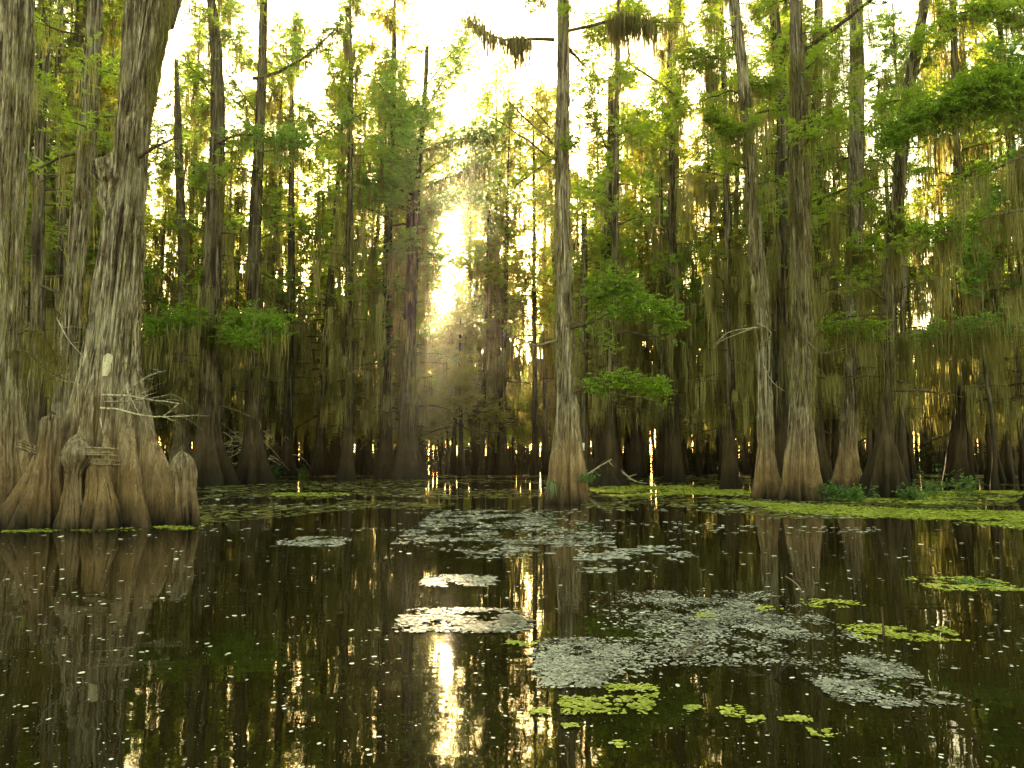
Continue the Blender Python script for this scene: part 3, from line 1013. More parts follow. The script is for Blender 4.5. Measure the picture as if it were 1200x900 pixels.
knee('cypress_knee', 'tall flared broken stump left of the knobbed post, in front of the giant cypress', 15.0,
     [(46, 614, 46), (50, 580, 38), (54, 545, 30), (57, 515, 25), (59, 488, 22)], [(180, .55, 26), (215, .42, 20), (262, .25, 20), (310, .22, 22), (0, .1, 20), (90, .3, 30)], 1.35, 0.026, 21, M_BARK, 0.06)
knee('cypress_knee', 'slim post-like knee with a knobbed top in front of the giant cypress', 14.7,
     [(86, 614, 21), (86, 580, 18), (86, 556, 17), (88, 549, 21), (91, 541, 31), (92, 530, 35), (92, 521, 28), (93, 514, 14)], [(250, .06, 30), (300, .06, 25)], 0.5, 0.020, 22, M_KNOB, 0.10,
     bumps=[(310, Z(533, 14.7), 0.10, 35, 0.10), (200, Z(540, 14.7), 0.06, 30, 0.1)])
knee('cypress_knee', 'bulging rounded knee under the broken plank on the giant cypress', 14.85,
     [(117, 614, 36), (117, 590, 33), (115, 565, 27), (113, 548, 18), (112, 536, 8)], [(255, .06, 20), (300, .06, 20)], 0.6, 0.022, 23, M_BARK, 0.2)
knee('cypress_knee', 'thick pale knobbed stump at the right foot of the giant cypress', 15.4,
     [(219, 607, 22), (218, 590, 23), (217, 572, 25), (216, 552, 27), (215, 540, 24), (214, 530, 12)], [(300, .05, 20), (240, .05, 20), (0, .04, 20)], 0.6, 0.030, 24, M_KNOB, 0.14,
     bumps=[(250, Z(548, 15.4), 0.08, 30, 0.1), (330, Z(560, 15.4), 0.05, 30, 0.12)])
knee('cypress_knee', 'small dark knee at the right edge of the photo by the duckweed', 23.0,
     [(1199, 601, 16), (1199, 592, 12), (1199, 583, 7)], [(200, .1, 25), (300, .1, 25)], 0.4, 0.02, 25, M_BARK_SHADED, 0.12, 40, 40, 0)


def plank(name, label, a, b, h, t, seed, cat='driftwood'):
    """A split grey plank with splintered ends."""
    q = np.random.default_rng(seed)
    a, b = np.array(a), np.array(b)
    d = b - a
    L = np.linalg.norm(d)
    d /= L
    up = np.array([0, 0, 1.0]); up -= d * up.dot(d); up /= np.linalg.norm(up)
    sd_ = np.cross(d, up)
    g = Geo()
    nst = 7
    for k in range(nst):        # a plank of fibres split apart
        off = (k - (nst - 1) / 2) / nst * h
        s0, s1 = q.random() * 0.10 * L, q.random() * 0.22 * L
        n = 8
        t_ = np.linspace(s0, L - s1, n)
        c = a + d * t_[:, None] + up * off + up * (q.normal(0, 0.004, (n, 1))) + sd_ * q.normal(0, t * 0.18)
        hh = h / nst * (0.56 + 0.1 * q.random())
        tt_ = t * (0.35 + 0.35 * q.random())
        prof = np.ones(n); prof[0] = .35; prof[-1] = .25
        vs_ = []
        for i in range(n):
            for (u, w_) in ((-1, -1), (1, -1), (1, 1), (-1, 1)):
                vs_.append(c[i] + up * u * hh * prof[i] * (0.9 + 0.2 * q.random()) + sd_ * w_ * tt_ * prof[i] * (0.9 + .2 * q.random()))
        f = [[i * 4 + j, i * 4 + (j + 1) % 4, i * 4 + 4 + (j + 1) % 4, i * 4 + 4 + j] for i in range(n - 1) for j in range(4)]
        f += [[3, 2, 1, 0], [4 * n - 4, 4 * n - 3, 4 * n - 2, 4 * n - 1]]
        g.add(np.array(vs_), f, np.full(len(f), q.random()))
    o = g.obj(name, M_KNOB, None, False, tuple(a))
    o.location = tuple(a)
    return tag(o, label, cat)


plank('broken_plank', 'upper split grey plank end beside the knobbed post on the giant cypress', P(98, 528, 14.5), P(141, 530, 14.45), 0.14, 0.10, 31)
plank('broken_plank', 'lower split plank end, just under the longer one on the giant cypress', P(105, 541, 14.5), P(146, 543, 14.4), 0.12, 0.10, 32)
plank('broken_plank', 'slanting grey plank sticking out left behind the flared stump', P(19, 519, 14.7), P(52, 531, 14.9), 0.17, 0.10, 33)

# --- left edge
hero('edge_cypress', 'grey cypress cut off by the left edge of the photo', 16.8, [(0, 606, 66), (3, 560, 54), (5, 500, 45), (6, 430, 38), (7, 380, 34), (9, 313, 34), (12, 200, 42), (15, 100, 44), (17, 0, 44)], 15, 0.3,
     lobes=[(0, .35, 20), (300, .4, 18), (250, .4, 18), (200, .4, 20)], flare_h=2.6, fiber=0.03, seg=200, rings=300, strips=900, seed=41,
     beard=[(900, -70, 15, 2.2, 11.0, 0.4, 0.016), (500, 190, 300, 1.8, 11, 0.3, 0.012)],
     limbs=[dict(pts=[(20, 392, 16.8), (36, 384, 16.9), (52, 392, 17), (64, 416, 17), (68, 440, 17)], r=(0.03, 0.008), moss=(26, 34, .75, 0.013), mjit=0.16, twigs=9, twig_len=.5),
            dict(pts=[(16, 410, 16.8), (30, 412, 16.6), (48, 424, 16.6), (58, 445, 16.6)], r=(0.025, 0.008), moss=(18, 30, 0.7, 0.013), mjit=0.16, twigs=6, twig_len=.5),
            dict(pts=[(66, 372, 17), (78, 395, 17), (104, 425, 17), (110, 430, 17)], r=(0.012, 0.004), dead=True, twigs=9, twig_len=0.6),
            dict(pts=[(48, 432, 17), (72, 447, 16.8), (108, 452, 16.8)], r=(0.010, 0.003), dead=True, twigs=6, twig_len=0.5)])
hero('grey_cypress', 'smooth grey cypress close behind the giant one on its left', 22.5, [(68, 592, 36), (73, 500, 26), (80, 400, 23), (88, 310, 22), (95, 240, 22), (103, 178, 22), (106, 110, 20), (110, 40, 19), (111, 0, 18)], 18, 0.2,
     lobes=[(300, .5, 25), (240, .5, 25), (180, .5, 25), (0, .5, 25)], flare_h=3, fiber=0.03, seg=130, rings=220, strips=500, seed=42,
     beard=[(420, -80, 20, 3, 14, 0.4, 0.02), (420, 170, 280, 3, 14, 0.35, 0.02)], auto=dict(z0=9, z1=17, nl=12, llen=2.0, leaf_from=.1, moss_len=1.8, moss_c=3, moss_per=14, moss_w=0.03, nb=20, blen=.7, leaf=.10))
MID = dict(nl=30, llen=2.0, leaf_from=.3, moss_len=3.4, moss_c=2.4, moss_per=20, moss_w=0.034, nb=20, blen=.75, leaf=.12)
hero('slim_cypress', 'slim mossy cypress seen between the edge trunk and the giant cypress', 31, [(42, 576, 30), (43, 500, 20), (44, 320, 15), (46, 180, 14), (52, 60, 12), (55, 0, 10)], 22, .1, lobes=[(k * 72, .4, 24) for k in range(5)],
     seg=60, strips=150, fiber=.03, seed=43, auto=dict(z0=3.2, z1=21, **MID), mat=M_BARK_SHADED)
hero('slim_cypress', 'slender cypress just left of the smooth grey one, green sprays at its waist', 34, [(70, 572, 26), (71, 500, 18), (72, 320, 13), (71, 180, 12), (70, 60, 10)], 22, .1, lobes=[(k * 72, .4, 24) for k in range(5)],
     seg=60, strips=150, fiber=.03, seed=44, auto=dict(z0=3.0, z1=21, **MID), mat=M_BARK_SHADED, leafm=M_LEAF3)
# --- left middle
hero('leafy_cypress', 'cypress carrying the wide bright flat spray right of the giant cypress', 37, [(243, 568, 44), (245, 520, 30), (247, 430, 24), (249, 320, 22), (252, 230, 22), (256, 160, 18), (254, 60, 14), (247, 0, 11)], 25, .1,
     lobes=[(k * 60 + 10, .6, 20) for k in range(6)], flare_h=2.6, seg=90, strips=250, fiber=.035, seed=45, mat=M_BARK_SHADED,
     limbs=[dict(pts=[(252, 372, 36.8), (278, 374, 36), (305, 377, 35), (332, 384, 34.5)], r=(.06, .015), leaf=(300, .95, .12), leafm=M_LEAFB, moss=(20, 16, 3.0, .045), mjit=.35, flat=.10),
            dict(pts=[(250, 374, 36.6), (225, 374, 35.5), (200, 380, 35), (177, 386, 34.5)], r=(.06, .015), leaf=(270, .9, .12), leafm=M_LEAFB, moss=(18, 16, 3.0, .045), mjit=.35, flat=.10),
            dict(pts=[(252, 392, 36.6), (275, 396, 35), (300, 404, 34)], r=(.04, .012), leaf=(120, .8, .12), leafm=M_LEAFB, moss=(12, 14, 2.5, .045), mjit=.3, flat=.10),
            dict(pts=[(252, 168, 36.8), (280, 158, 36), (320, 160, 35.5), (362, 170, 35)], r=(.08, .02), leaf=(170, .9, .13), moss=(20, 14, 1.6, .045), mjit=.3, flat=.15, leafm=M_LEAF2),
            dict(pts=[(252, 120, 36.8), (235, 88, 36.5), (212, 70, 36)], r=(.05, .015), leaf=(30, .6, .12))],
     auto=[dict(z0=8, z1=24, **{**MID, 'nl': 22}), dict(z0=2.6, z1=8, nl=14, llen=2.0, leaf_from=.9, moss_len=3.0, moss_c=6, moss_per=16, moss_w=.04, nb=8, blen=.6, leaf=.12)])
hero('bare_cypress', 'straight grey cypress with long curved limb reaching right at upper left', 39, [(296, 566, 34), (297, 500, 22), (297, 300, 16), (302, 200, 14), (307, 100, 12), (309, 0, 9)], 25, .08, lobes=[(k * 72, .5, 22) for k in range(5)],
     seg=70, strips=200, fiber=.03, seed=46, mat=M_BARK_SHADED,
     limbs=[dict(pts=[(297, 92, 39), (318, 88, 38.6), (350, 72, 38), (380, 48, 37.6), (400, 24, 37.4)], r=(.10, .03), twigs=6, twig_len=1.2, moss=(18, 12, 1.8, .045), leaf=(90, .9, .13), leafm=M_LEAF2, tmin=.4),
            dict(pts=[(300, 130, 39), (285, 112, 38.6), (270, 90, 38)], r=(.05, .02), moss=(8, 12, 1.6, .045), leaf=(30, .8, .13), leafm=M_LEAF2),
            dict(pts=[(302, 178, 38.8), (340, 172, 38), (385, 150, 37.5), (430, 128, 37)], r=(.05, .02), moss=(10, 12, 1.6, .045), leaf=(150, .9, .13), leafm=M_LEAF2)],
     auto=dict(z0=3.0, z1=24, **{**MID, 'nl': 30}))
hero('bare_cypress', 'thin dark cypress rising close right of the giant trunk', 40, [(213, 564, 26), (214, 480, 16), (215, 320, 12), (211, 220, 11), (208, 130, 8), (206, 70, 5)], 19, .06, lobes=[(k * 72, .4, 22) for k in range(5)],
     seg=60, strips=120, fiber=.03, seed=47, mat=M_LIMB, auto=dict(z0=3.0, z1=18, **{**MID, 'nl': 22}))
hero('sunward_cypress', 'broad-crowned cypress rising just left of the sun with forking limbs', 48, [(478, 561, 32), (478, 500, 24), (480, 400, 16), (483, 320, 14), (486, 250, 12), (489, 195, 10), (496, 150, 7), (501, 55, 5)], 23.5, .04,
     lobes=[(k * 72 + 8, .5, 22) for k in range(5)], seg=60, strips=120, fiber=.02, seed=48, mat=M_BARK_SHADED, leafm=M_LEAF2,
     limbs=[dict(pts=[(489, 195, 48), (475, 150, 47.6), (458, 120, 47), (440, 95, 46)], r=(.13, .03), leaf=(180, 1.66, .18), moss=(8, 9, 1.6, .06)),
            dict(pts=[(490, 180, 48), (510, 168, 47.4), (545, 160, 47), (578, 158, 46)], r=(.11, .03), leaf=(220, 1.25, .18), moss=(20, 14, 2.4, .07), mjit=.2),
            dict(pts=[(487, 252, 48), (510, 240, 47.4), (536, 233, 47), (560, 228, 46.5)], r=(.09, .03), leaf=(260, 1.0, .18), moss=(14, 16, 1.6, .07), mjit=.25),
           dict(pts=[(488, 225, 48), (515, 212, 47.4), (545, 200, 47), (572, 186, 46)], r=(.10, .03), leaf=(120, 1.1, .18), moss=(26, 16, 3.0, .07), mjit=.25),
            dict(pts=[(497, 130, 48), (520, 95, 47.6), (545, 70, 47)], r=(.07, .02), leaf=(120, 1.51, .18)),
            dict(pts=[(496, 150, 48), (470, 105, 49), (455, 60, 50)], r=(.07, .02), leaf=(120, 1.51, .18)),
            dict(pts=[(487, 230, 48), (455, 215, 47), (425, 210, 46)], r=(.09, .03), leaf=(180, 1.66, .18), moss=(8, 9, 1.6, .06)),
            dict(pts=[(500, 100, 48), (530, 60, 48), (550, 30, 48)], r=(.05, .02), leaf=(105, 1.51, .18))],
     auto=[dict(z0=13, z1=23, nl=34, llen=4.0, leaf_from=0, moss_len=2.0, moss_c=1, moss_per=10, moss_w=.05, nb=26, blen=1.1, leaf=.18, rise=.5), dict(z0=3, z1=14, **{**MID, 'nl': 18, 'llen': 1.6, 'leaf_from': .8, 'moss_w': .06})])

# --- the lone midwater cypress
dJ = float(G(667, 589)[1])
hero('midwater_cypress', 'lone tall cypress standing by itself in open water at the centre', dJ,
     [(666, 589, 38), (665, 560, 34), (664, 530, 30), (664, 500, 26), (664, 470, 23), (663, 427, 21), (661, 320, 21), (659, 250, 19), (659, 160, 16), (660, 80, 15), (660, 0, 15)], 19, .1,
     lobes=[(0, .24, 22), (320, .26, 18), (285, .26, 14), (250, .26, 16), (210, .24, 20), (165, .18, 22), (90, .4, 30), (50, .3, 25)], flare_h=3.0, flare_p=1.2, fiber=.034, nf=18, seg=220, rings=420, strips=1100, strip_len=.7, strip_w=.012, seed=51,
     bumps=[(330, Z(480, dJ), .09, 40, .25), (200, Z(395, dJ), .07, 40, .35)],
     limbs=[dict(pts=[(667, 36, dJ), (690, 28, dJ), (713, 27, dJ - .3), (722, 18, dJ - .5), (736, 14, dJ - .6), (758, 24, dJ - .9), (800, 25, dJ - 1.4)], r=(.055, .012), moss=(16, 60, 1.7, .045), mmin=.35, mjit=.14, leaf=(60, .6, .08), tmin=.5),
            dict(pts=[(650, 47, dJ), (632, 44, dJ), (612, 48, dJ), (588, 46, dJ), (570, 38, dJ), (552, 16, dJ)], r=(.06, .012), moss=(14, 60, 1.15, .05), mmin=.25, mjit=.12, twigs=4),
            dict(pts=[(647, 168, dJ), (620, 142, dJ + .3), (590, 112, dJ + .6), (575, 97, dJ + .8)], r=(.035, .010), twigs=3, twig_len=.5),
            dict(pts=[(645, 150, dJ), (620, 120, dJ - .3), (600, 96, dJ - .5)], r=(.022, .008), twigs=2, twig_len=.4),
            dict(pts=[(643, 185, dJ), (612, 160, dJ), (580, 138, dJ), (556, 126, dJ)], r=(.03, .008), twigs=3, twig_len=.5),
            dict(pts=[(652, 182, dJ), (636, 195, dJ - .4), (612, 212, dJ - .8), (588, 231, dJ - 1.2)], r=(.035, .010), leaf=(70, .32, .07), moss=(5, 20, .8, .016), tmin=.05),
            dict(pts=[(652, 399, dJ - .2), (640, 402, dJ - .5), (626, 405, dJ - .8), (610, 396, dJ - .9), (592, 393, dJ - 1.0)], r=(.035, .008), dead=True, twigs=4, twig_len=.3),
            dict(pts=[(670, 384, dJ - .2), (688, 380, dJ - .5), (700, 376, dJ - .8), (722, 358, dJ - 1.0), (750, 357, dJ - 1.2), (774, 364, dJ - 1.4), (794, 386, dJ - 1.5)], r=(.04, .008), leaf=(260, .55, .075), leafm=M_LEAFB, tmin=.3, moss=(6, 18, .7, .016), twigs=5),
            dict(pts=[(672, 378, dJ - .2), (690, 384, dJ - .5), (706, 397, dJ - .7), (728, 408, dJ - .8)], r=(.03, .007), twigs=6, twig_len=.5, leaf=(30, .4, .07)),
            dict(pts=[(668, 352, dJ), (690, 344, dJ - .5), (716, 336, dJ - .8), (745, 338, dJ - 1.0)], r=(.03, .007), leaf=(220, .6, .075), leafm=M_LEAFB, tmin=.3),
            dict(pts=[(668, 462, dJ - .1), (690, 452, dJ - .5), (715, 448, dJ - .8), (745, 452, dJ - .9), (778, 458, dJ - 1)], r=(.03, .006), leaf=(340, .45, .07), leafm=M_LEAFB, tmin=.15, moss=(10, 18, .6, .016), flat=.12),
            dict(pts=[(655, 172, dJ), (668, 168, dJ - .4), (676, 172, dJ - .5)], r=(.02, .006), leaf=(60, .35, .07))],
     auto=dict(z0=13.5, z1=18.5, nl=9, llen=1.6, leaf_from=0, moss_len=1.2, moss_c=3, moss_per=16, moss_w=.02, nb=40, blen=.5, leaf=.08),
     beard=[(900, 100, 250, Z(430, dJ), Z(150, dJ), .5, .016), (600, -60, 40, Z(450, dJ), Z(200, dJ), .4, .016), (200, 0, 360, Z(200, dJ), Z(0, dJ), .3, .014)])
hero('forked_cypress', 'slim cypress forking high up, right of the lone midwater cypress', 41, [(714, 562, 26), (714, 480, 17), (712, 390, 14), (709, 300, 13), (714, 240, 11), (716, 165, 10), (716, 90, 7)], 20, .05, lobes=[(k * 72, .4, 22) for k in range(5)],
     seg=60, strips=150, fiber=.03, seed=53, mat=M_BARK_SHADED,
     limbs=[dict(pts=[(710, 253, 41), (695, 238, 41), (680, 222, 41)], r=(.08, .03), moss=(8, 12, 1.5, .045), leaf=(40, .8, .13)),
            dict(pts=[(716, 168, 41), (730, 150, 40.7), (741, 140, 40.4)], r=(.06, .02), leaf=(60, .8, .13), moss=(8, 12, 1.5, .045)),
            dict(pts=[(714, 180, 41), (700, 150, 41), (690, 120, 41)], r=(.06, .02), leaf=(90, .9, .13), moss=(6, 12, 1.5, .045)),
            dict(pts=[(780, 155, 41), (800, 115, 40), (770, 95, 40), (735, 72, 40)][::-1], r=(.07, .03), leaf=(160, .9, .13), moss=(12, 14, 1.8, .045))],
     auto=dict(z0=3.0, z1=19, **{**MID, 'nl': 30, 'leaf_from': .35}))

# --- the pale pair on the right and their neighbours
dM = float(G(897, 583)[1])
hero('pale_cypress', 'left and slimmer trunk of the pale cypress pair, right of centre', dM, [(897, 583, 27), (898, 560, 24), (898, 520, 21), (897, 427, 19), (890, 330, 20), (886, 300, 18), (881, 210, 15), (874, 120, 15), (866, 50, 14), (860, 0, 14)], 19, .1,
     lobes=[(215, .24, 24), (260, .22, 18), (300, .18, 18), (340, .18, 20), (120, .3, 25)], flare_h=1.9, fiber=.03, nf=16, seg=180, rings=360, strips=800, strip_len=.7, seed=61,
     limbs=[dict(pts=[(888, 384, dM - .2), (868, 386, dM - .5), (850, 390, dM - .9), (838, 403, dM - 1)], r=(.022, .006), dead=True, twigs=5, twig_len=.4),
            dict(pts=[(884, 384, dM - .3), (862, 392, dM - .6), (848, 396, dM - .9), (835, 408, dM - 1.1)], r=(.014, .004), dead=True, twigs=3, twig_len=.3),
            dict(pts=[(888, 379, dM - .4), (897, 382, dM - .6), (906, 392, dM - .7), (898, 398, dM - .8), (889, 404, dM - .9)], r=(.018, .006), dead=True),
            dict(pts=[(894, 428, dM - .4), (899, 436, dM - .6), (901, 443, dM - .7), (908, 452, dM - .8), (920, 460, dM - .9)], r=(.020, .006), dead=True),
            dict(pts=[(876, 160, dM), (862, 158, dM - .5), (845, 150, dM - .8), (830, 132, dM - 1)], r=(.04, .01), leaf=(220, .55, .085), moss=(14, 26, 1.6, .02)),
            dict(pts=[(866, 62, dM), (845, 70, dM - .5), (815, 66, dM - .9), (795, 70, dM - 1.2)], r=(.04, .01), leaf=(200, .6, .085), moss=(10, 26, 1.3, .02)),
            dict(pts=[(872, 95, dM), (895, 105, dM + .6), (912, 92, dM + .8)], r=(.04, .01), leaf=(160, .55, .085), moss=(8, 24, 1.3, .02))],
     auto=dict(z0=9.5, z1=18.5, nl=12, llen=1.7, leaf_from=0, moss_len=1.6, moss_c=4, moss_per=18, moss_w=.022, nb=50, blen=.5, leaf=.085),
     beard=[(1000, 130, 300, Z(400, dM), Z(100, dM), .6, .018), (500, -60, 60, Z(430, dM), Z(100, dM), .5, .018)])
dN = float(G(937, 586)[1])
hero('pale_cypress', 'right and thicker trunk of the pale cypress pair, with fluted cone base', dN, [(937, 586, 40), (937, 560, 36), (937, 533, 32), (938, 500, 28), (939, 470, 27), (941, 427, 26), (940, 340, 25), (938, 300, 25), (937, 210, 23), (936, 107, 19), (933, 40, 14), (932, 0, 13)], 19, .1,
     lobes=[(195, .22, 13), (222, .22, 10), (246, .26, 10), (268, .22, 9), (292, .28, 11), (318, .24, 11), (345, .24, 14), (20, .3, 18), (70, .3, 18), (120, .3, 18)], flare_h=2.9, flare_p=1.25, fiber=.034, nf=20, seg=240, rings=420, strips=1300, strip_len=.8, seed=62,
     limbs=[dict(pts=[(942, 60, dN), (960, 45, dN - .3), (985, 28, dN - .7), (1005, 12, dN - 1), (1028, -4, dN - 1.3), (1060, -25, dN - 2)], r=(.085, .03), moss=(8, 20, .8, .02), twigs=3, leaf=(30, .5, .085), tmin=.5),
            dict(pts=[(943, 145, dN), (962, 140, dN), (980, 128, dN), (995, 120, dN)], r=(.035, .01), moss=(8, 24, 1.2, .02), leaf=(30, .5, .08), tmin=.5),
            dict(pts=[(946, 400, dN - .3), (962, 416, dN - .7), (986, 411, dN - .9)], r=(.014, .004), dead=True, twigs=4, twig_len=.35),
            dict(pts=[(946, 395, dN + .5), (965, 388, dN + .6), (1000, 384, dN + .7), (1030, 388, dN + .7)], r=(.03, .01), leaf=(170, .6, .085), moss=(20, 24, 1.7, .022), flat=.12, mjit=.22)],
     auto=dict(z0=10, z1=18.5, nl=12, llen=1.8, leaf_from=0, moss_len=1.8, moss_c=5, moss_per=18, moss_w=.022, nb=45, blen=.5, leaf=.085),
     beard=[(1500, 110, 280, Z(460, dN), Z(60, dN), .9, .02), (1200, -75, 70, Z(480, dN), Z(60, dN), .8, .02)])
hero('dark_cypress', 'dark trunk rising close behind the pale pair', 33, [(912, 573, 30), (914, 500, 24), (915, 420, 20), (914, 320, 18), (916, 220, 17), (918, 120, 15), (910, 50, 13), (906, 0, 11)], 21, .1, lobes=[(k * 72, .4, 22) for k in range(5)],
     seg=70, strips=200, fiber=.03, seed=63, mat=M_BARK_SHADED, auto=dict(z0=3.2, z1=20, **{**MID, 'nl': 36}))
hero('slim_cypress', 'slim mossy trunk between the pale pair and the straight column', 37, [(958, 568, 24), (957, 500, 17), (955, 300, 14), (956, 150, 13), (960, 0, 10)], 23, .1, lobes=[(k * 72, .4, 22) for k in range(5)],
     seg=60, strips=150, fiber=.03, seed=64, mat=M_BARK_SHADED, auto=dict(z0=3.0, z1=22, **{**MID, 'nl': 34}),
     limbs=[dict(pts=[(956, 250, 37), (960, 240, 36.6), (975, 128, 36.2), (994, 120, 36)], r=(.05, .02), moss=(12, 14, 2, .04))])
hero('column_cypress', 'straight moss-curtained column right of the pale pair', 29.5, [(992, 576, 28), (994, 530, 22), (998, 430, 18), (1001, 300, 17), (1003, 200, 18), (1004, 100, 18), (1003, 0, 16)], 20, .12, lobes=[(k * 60, .32, 16) for k in range(6)],
     seg=110, rings=220, strips=500, fiber=.03, seed=65, mat=M_BARK, auto=dict(z0=3.0, z1=19, **{**MID, 'nl': 34, 'moss_w': .028, 'moss_per': 24, 'llen': 1.5, 'leaf': .10}),
     beard=[(1200, 0, 360, 3.0, 17, 1.0, .028)])
dP = float(G(1036, 583)[1])
hero('leaning_cypress', 'cypress bending right at its top, with wide fluted base near the right', dP, [(1035, 583, 36), (1036, 560, 32), (1037, 520, 24), (1038, 480, 19), (1040, 400, 18), (1044, 310, 18), (1053, 220, 15), (1064, 110, 14), (1075, 55, 13), (1085, 0, 11)], 16, .08,
     lobes=[(k * 40 + 12, .34 + .06 * (k % 2), 12) for k in range(9)], flare_h=2.0, fiber=.03, nf=16, seg=160, rings=260, strips=500, seed=66, mat=M_BARK_SHADED,
     limbs=[dict(pts=[(1060, 130, dP), (1080, 122, dP - .3), (1108, 112, dP - .8)], r=(.03, .01), moss=(8, 20, 1.0, .022)),
            dict(pts=[(1054, 215, dP), (1042, 190, dP - .3), (1022, 188, dP - .5), (1008, 192, dP - .6)], r=(.03, .01), moss=(6, 18, .8, .022)),
            dict(pts=[(1066, 100, dP), (1090, 60, dP - .5), (1112, 30, dP - .8)], r=(.04, .012), moss=(8, 22, 1.2, .022), leaf=(60, .5, .085))],
     auto=[dict(z0=3.2, z1=9, nl=18, llen=1.6, leaf_from=.6, moss_len=2.2, moss_c=6, moss_per=24, moss_w=.026, nb=20, blen=.5, leaf=.085), dict(z0=9, z1=15.5, nl=10, llen=1.5, leaf_from=0, moss_len=1.2, moss_c=4, moss_per=18, moss_w=.024, nb=50, blen=.5, leaf=.085)],
     beard=[(700, 0, 360, 2.6, 12, .7, .024)])
# --- right-hand tree outside the frame edge that reaches its boughs in
dS = 21.0
hero('bough_cypress', 'dark cypress at the right edge reaching long leafy boughs into the photo', dS, [(1240, 606, 44), (1238, 540, 34), (1236, 430, 30), (1234, 300, 28), (1232, 150, 26), (1230, 0, 22)], 16, .12,
     lobes=[(k * 60, .4, 18) for k in range(6)], flare_h=2.2, seg=120, rings=200, strips=300, fiber=.03, seed=67, mat=M_BARK_SHADED,
     limbs=[dict(pts=[(1228, 120, dS), (1190, 112, dS - .3), (1150, 120, dS - .5), (1105, 128, dS - .7), (1060, 145, dS - .8), (1030, 160, dS - .8)], r=(.06, .012), leaf=(620, .62, .085), leafm=M_LEAFB, moss=(16, 34, 1.0, .018), flat=.22, tmin=.08),
            dict(pts=[(1228, 100, dS), (1195, 92, dS - .8), (1155, 98, dS - 1.2), (1115, 110, dS - 1.5)], r=(.05, .012), leaf=(450, .6, .085), leafm=M_LEAFB, moss=(8, 30, .8, .018), flat=.22, tmin=.05),
            dict(pts=[(1228, 175, dS), (1200, 184, dS - .2), (1165, 196, dS - .3), (1140, 214, dS - .4), (1110, 220, dS - .5)], r=(.05, .015), moss=(11, 46, 2.2, .02), mjit=.12, leaf=(60, .5, .085), tmin=.5),
            dict(pts=[(1228, 240, dS), (1190, 246, dS - .2), (1146, 256, dS - .3), (1110, 268, dS - .4), (1070, 272, dS - .6)], r=(.05, .012), moss=(12, 46, 2.5, .02), mjit=.12, leaf=(170, .5, .085), leafm=M_LEAFB, tmin=.5),
            dict(pts=[(1228, 150, dS + .5), (1205, 170, dS + .4), (1188, 205, dS + .3)], r=(.04, .02), moss=(13, 60, 2.8, .022), mjit=.12),
            dict(pts=[(1230, 330, dS), (1205, 340, dS - .3), (1190, 352, dS - .5)], r=(.03, .01), moss=(16, 44, 1.7, .018), mjit=.2),
            dict(pts=[(1228, 40, dS), (1190, 20, dS - .2), (1140, 14, dS - .3), (1100, 24, dS - .4)], r=(.05, .012), moss=(16, 34, 1.0, .018), leaf=(200, .6, .085)),
            dict(pts=[(1228, 385, dS + 2), (1180, 384, dS + 1.8), (1130, 388, dS + 1.6), (1085, 394, dS + 1.5)], r=(.04, .012), moss=(26, 30, 1.8, .022), leaf=(190, .6, .085), flat=.15, leafm=M_LEAF2, mjit=.25)],
     auto=[dict(z0=9, z1=15, nl=8, llen=1.8, leaf_from=0, moss_len=1.6, moss_c=4, moss_per=18, moss_w=.022, nb=45, blen=.5, leaf=.085)])

# ------------------------------------------------------------------ what floats on the water
def grains(g, xy, size, q, z=0.006, lift=0.006, tilt=0.10, asp=0.75):
    """Little floating leaves: flat hexagons of two quads each."""
    n = len(xy)
    size = np.broadcast_to(np.asarray(size, float), (n,))
    a0 = q.random(n) * 6.28
    th = np.linspace(0, 2 * math.pi, 6, endpoint=False)
    rr = size[:, None] * (0.75 + 0.5 * q.random((n, 6)))
    lx, ly = rr * np.cos(th), rr * np.sin(th) * (asp + 0.25 * q.random((n, 1)))
    c, s = np.cos(a0)[:, None], np.sin(a0)[:, None]
    tz = (q.normal(0, tilt, (n, 1)) * lx + q.normal(0, tilt, (n, 1)) * ly)
    zz = np.maximum(z + lift * q.random((n, 1)) + tz, 0.003)
    v = np.stack([xy[:, :1] + c * lx - s * ly, xy[:, 1:2] + s * lx + c * ly, zz], -1).reshape(-1, 3)
    b = np.arange(n)[:, None] * 6
    f = np.concatenate([b + [0, 1, 2, 3], b + [0, 3, 4, 5]], 1).reshape(-1, 4)
    g.add(v, f, np.repeat(q.random(n), 2))


def G_many(px, py):
    xc, yc = (px - 600.0) / F, (450.0 - py) / F
    y, z = CP - yc * SP, SP + yc * CP
    t = -CH / z
    return np.stack([xc * t, y * t], -1)


def clump(xy, sc, seed):
    a = vnoise((xy[:, 0] * sc / 64) % 1.0, xy[:, 1] * sc + 100, 64, seed)
    b = vnoise((xy[:, 0] * sc * 3 / 256) % 1.0, xy[:, 1] * sc * 3 + 100, 256, seed + 1)
    return 0.65 * a + 0.35 * b


def in_poly(px, py, poly):
    ins = np.zeros(len(px), bool)
    n = len(poly)
    for i in range(n):
        (x1, y1), (x2, y2) = poly[i], poly[(i + 1) % n]
        cond = (y1 > py) != (y2 > py)
        ins ^= cond & (px < (x2 - x1) * (py - y1) / (y2 - y1 + 1e-9) + x1)
    return ins


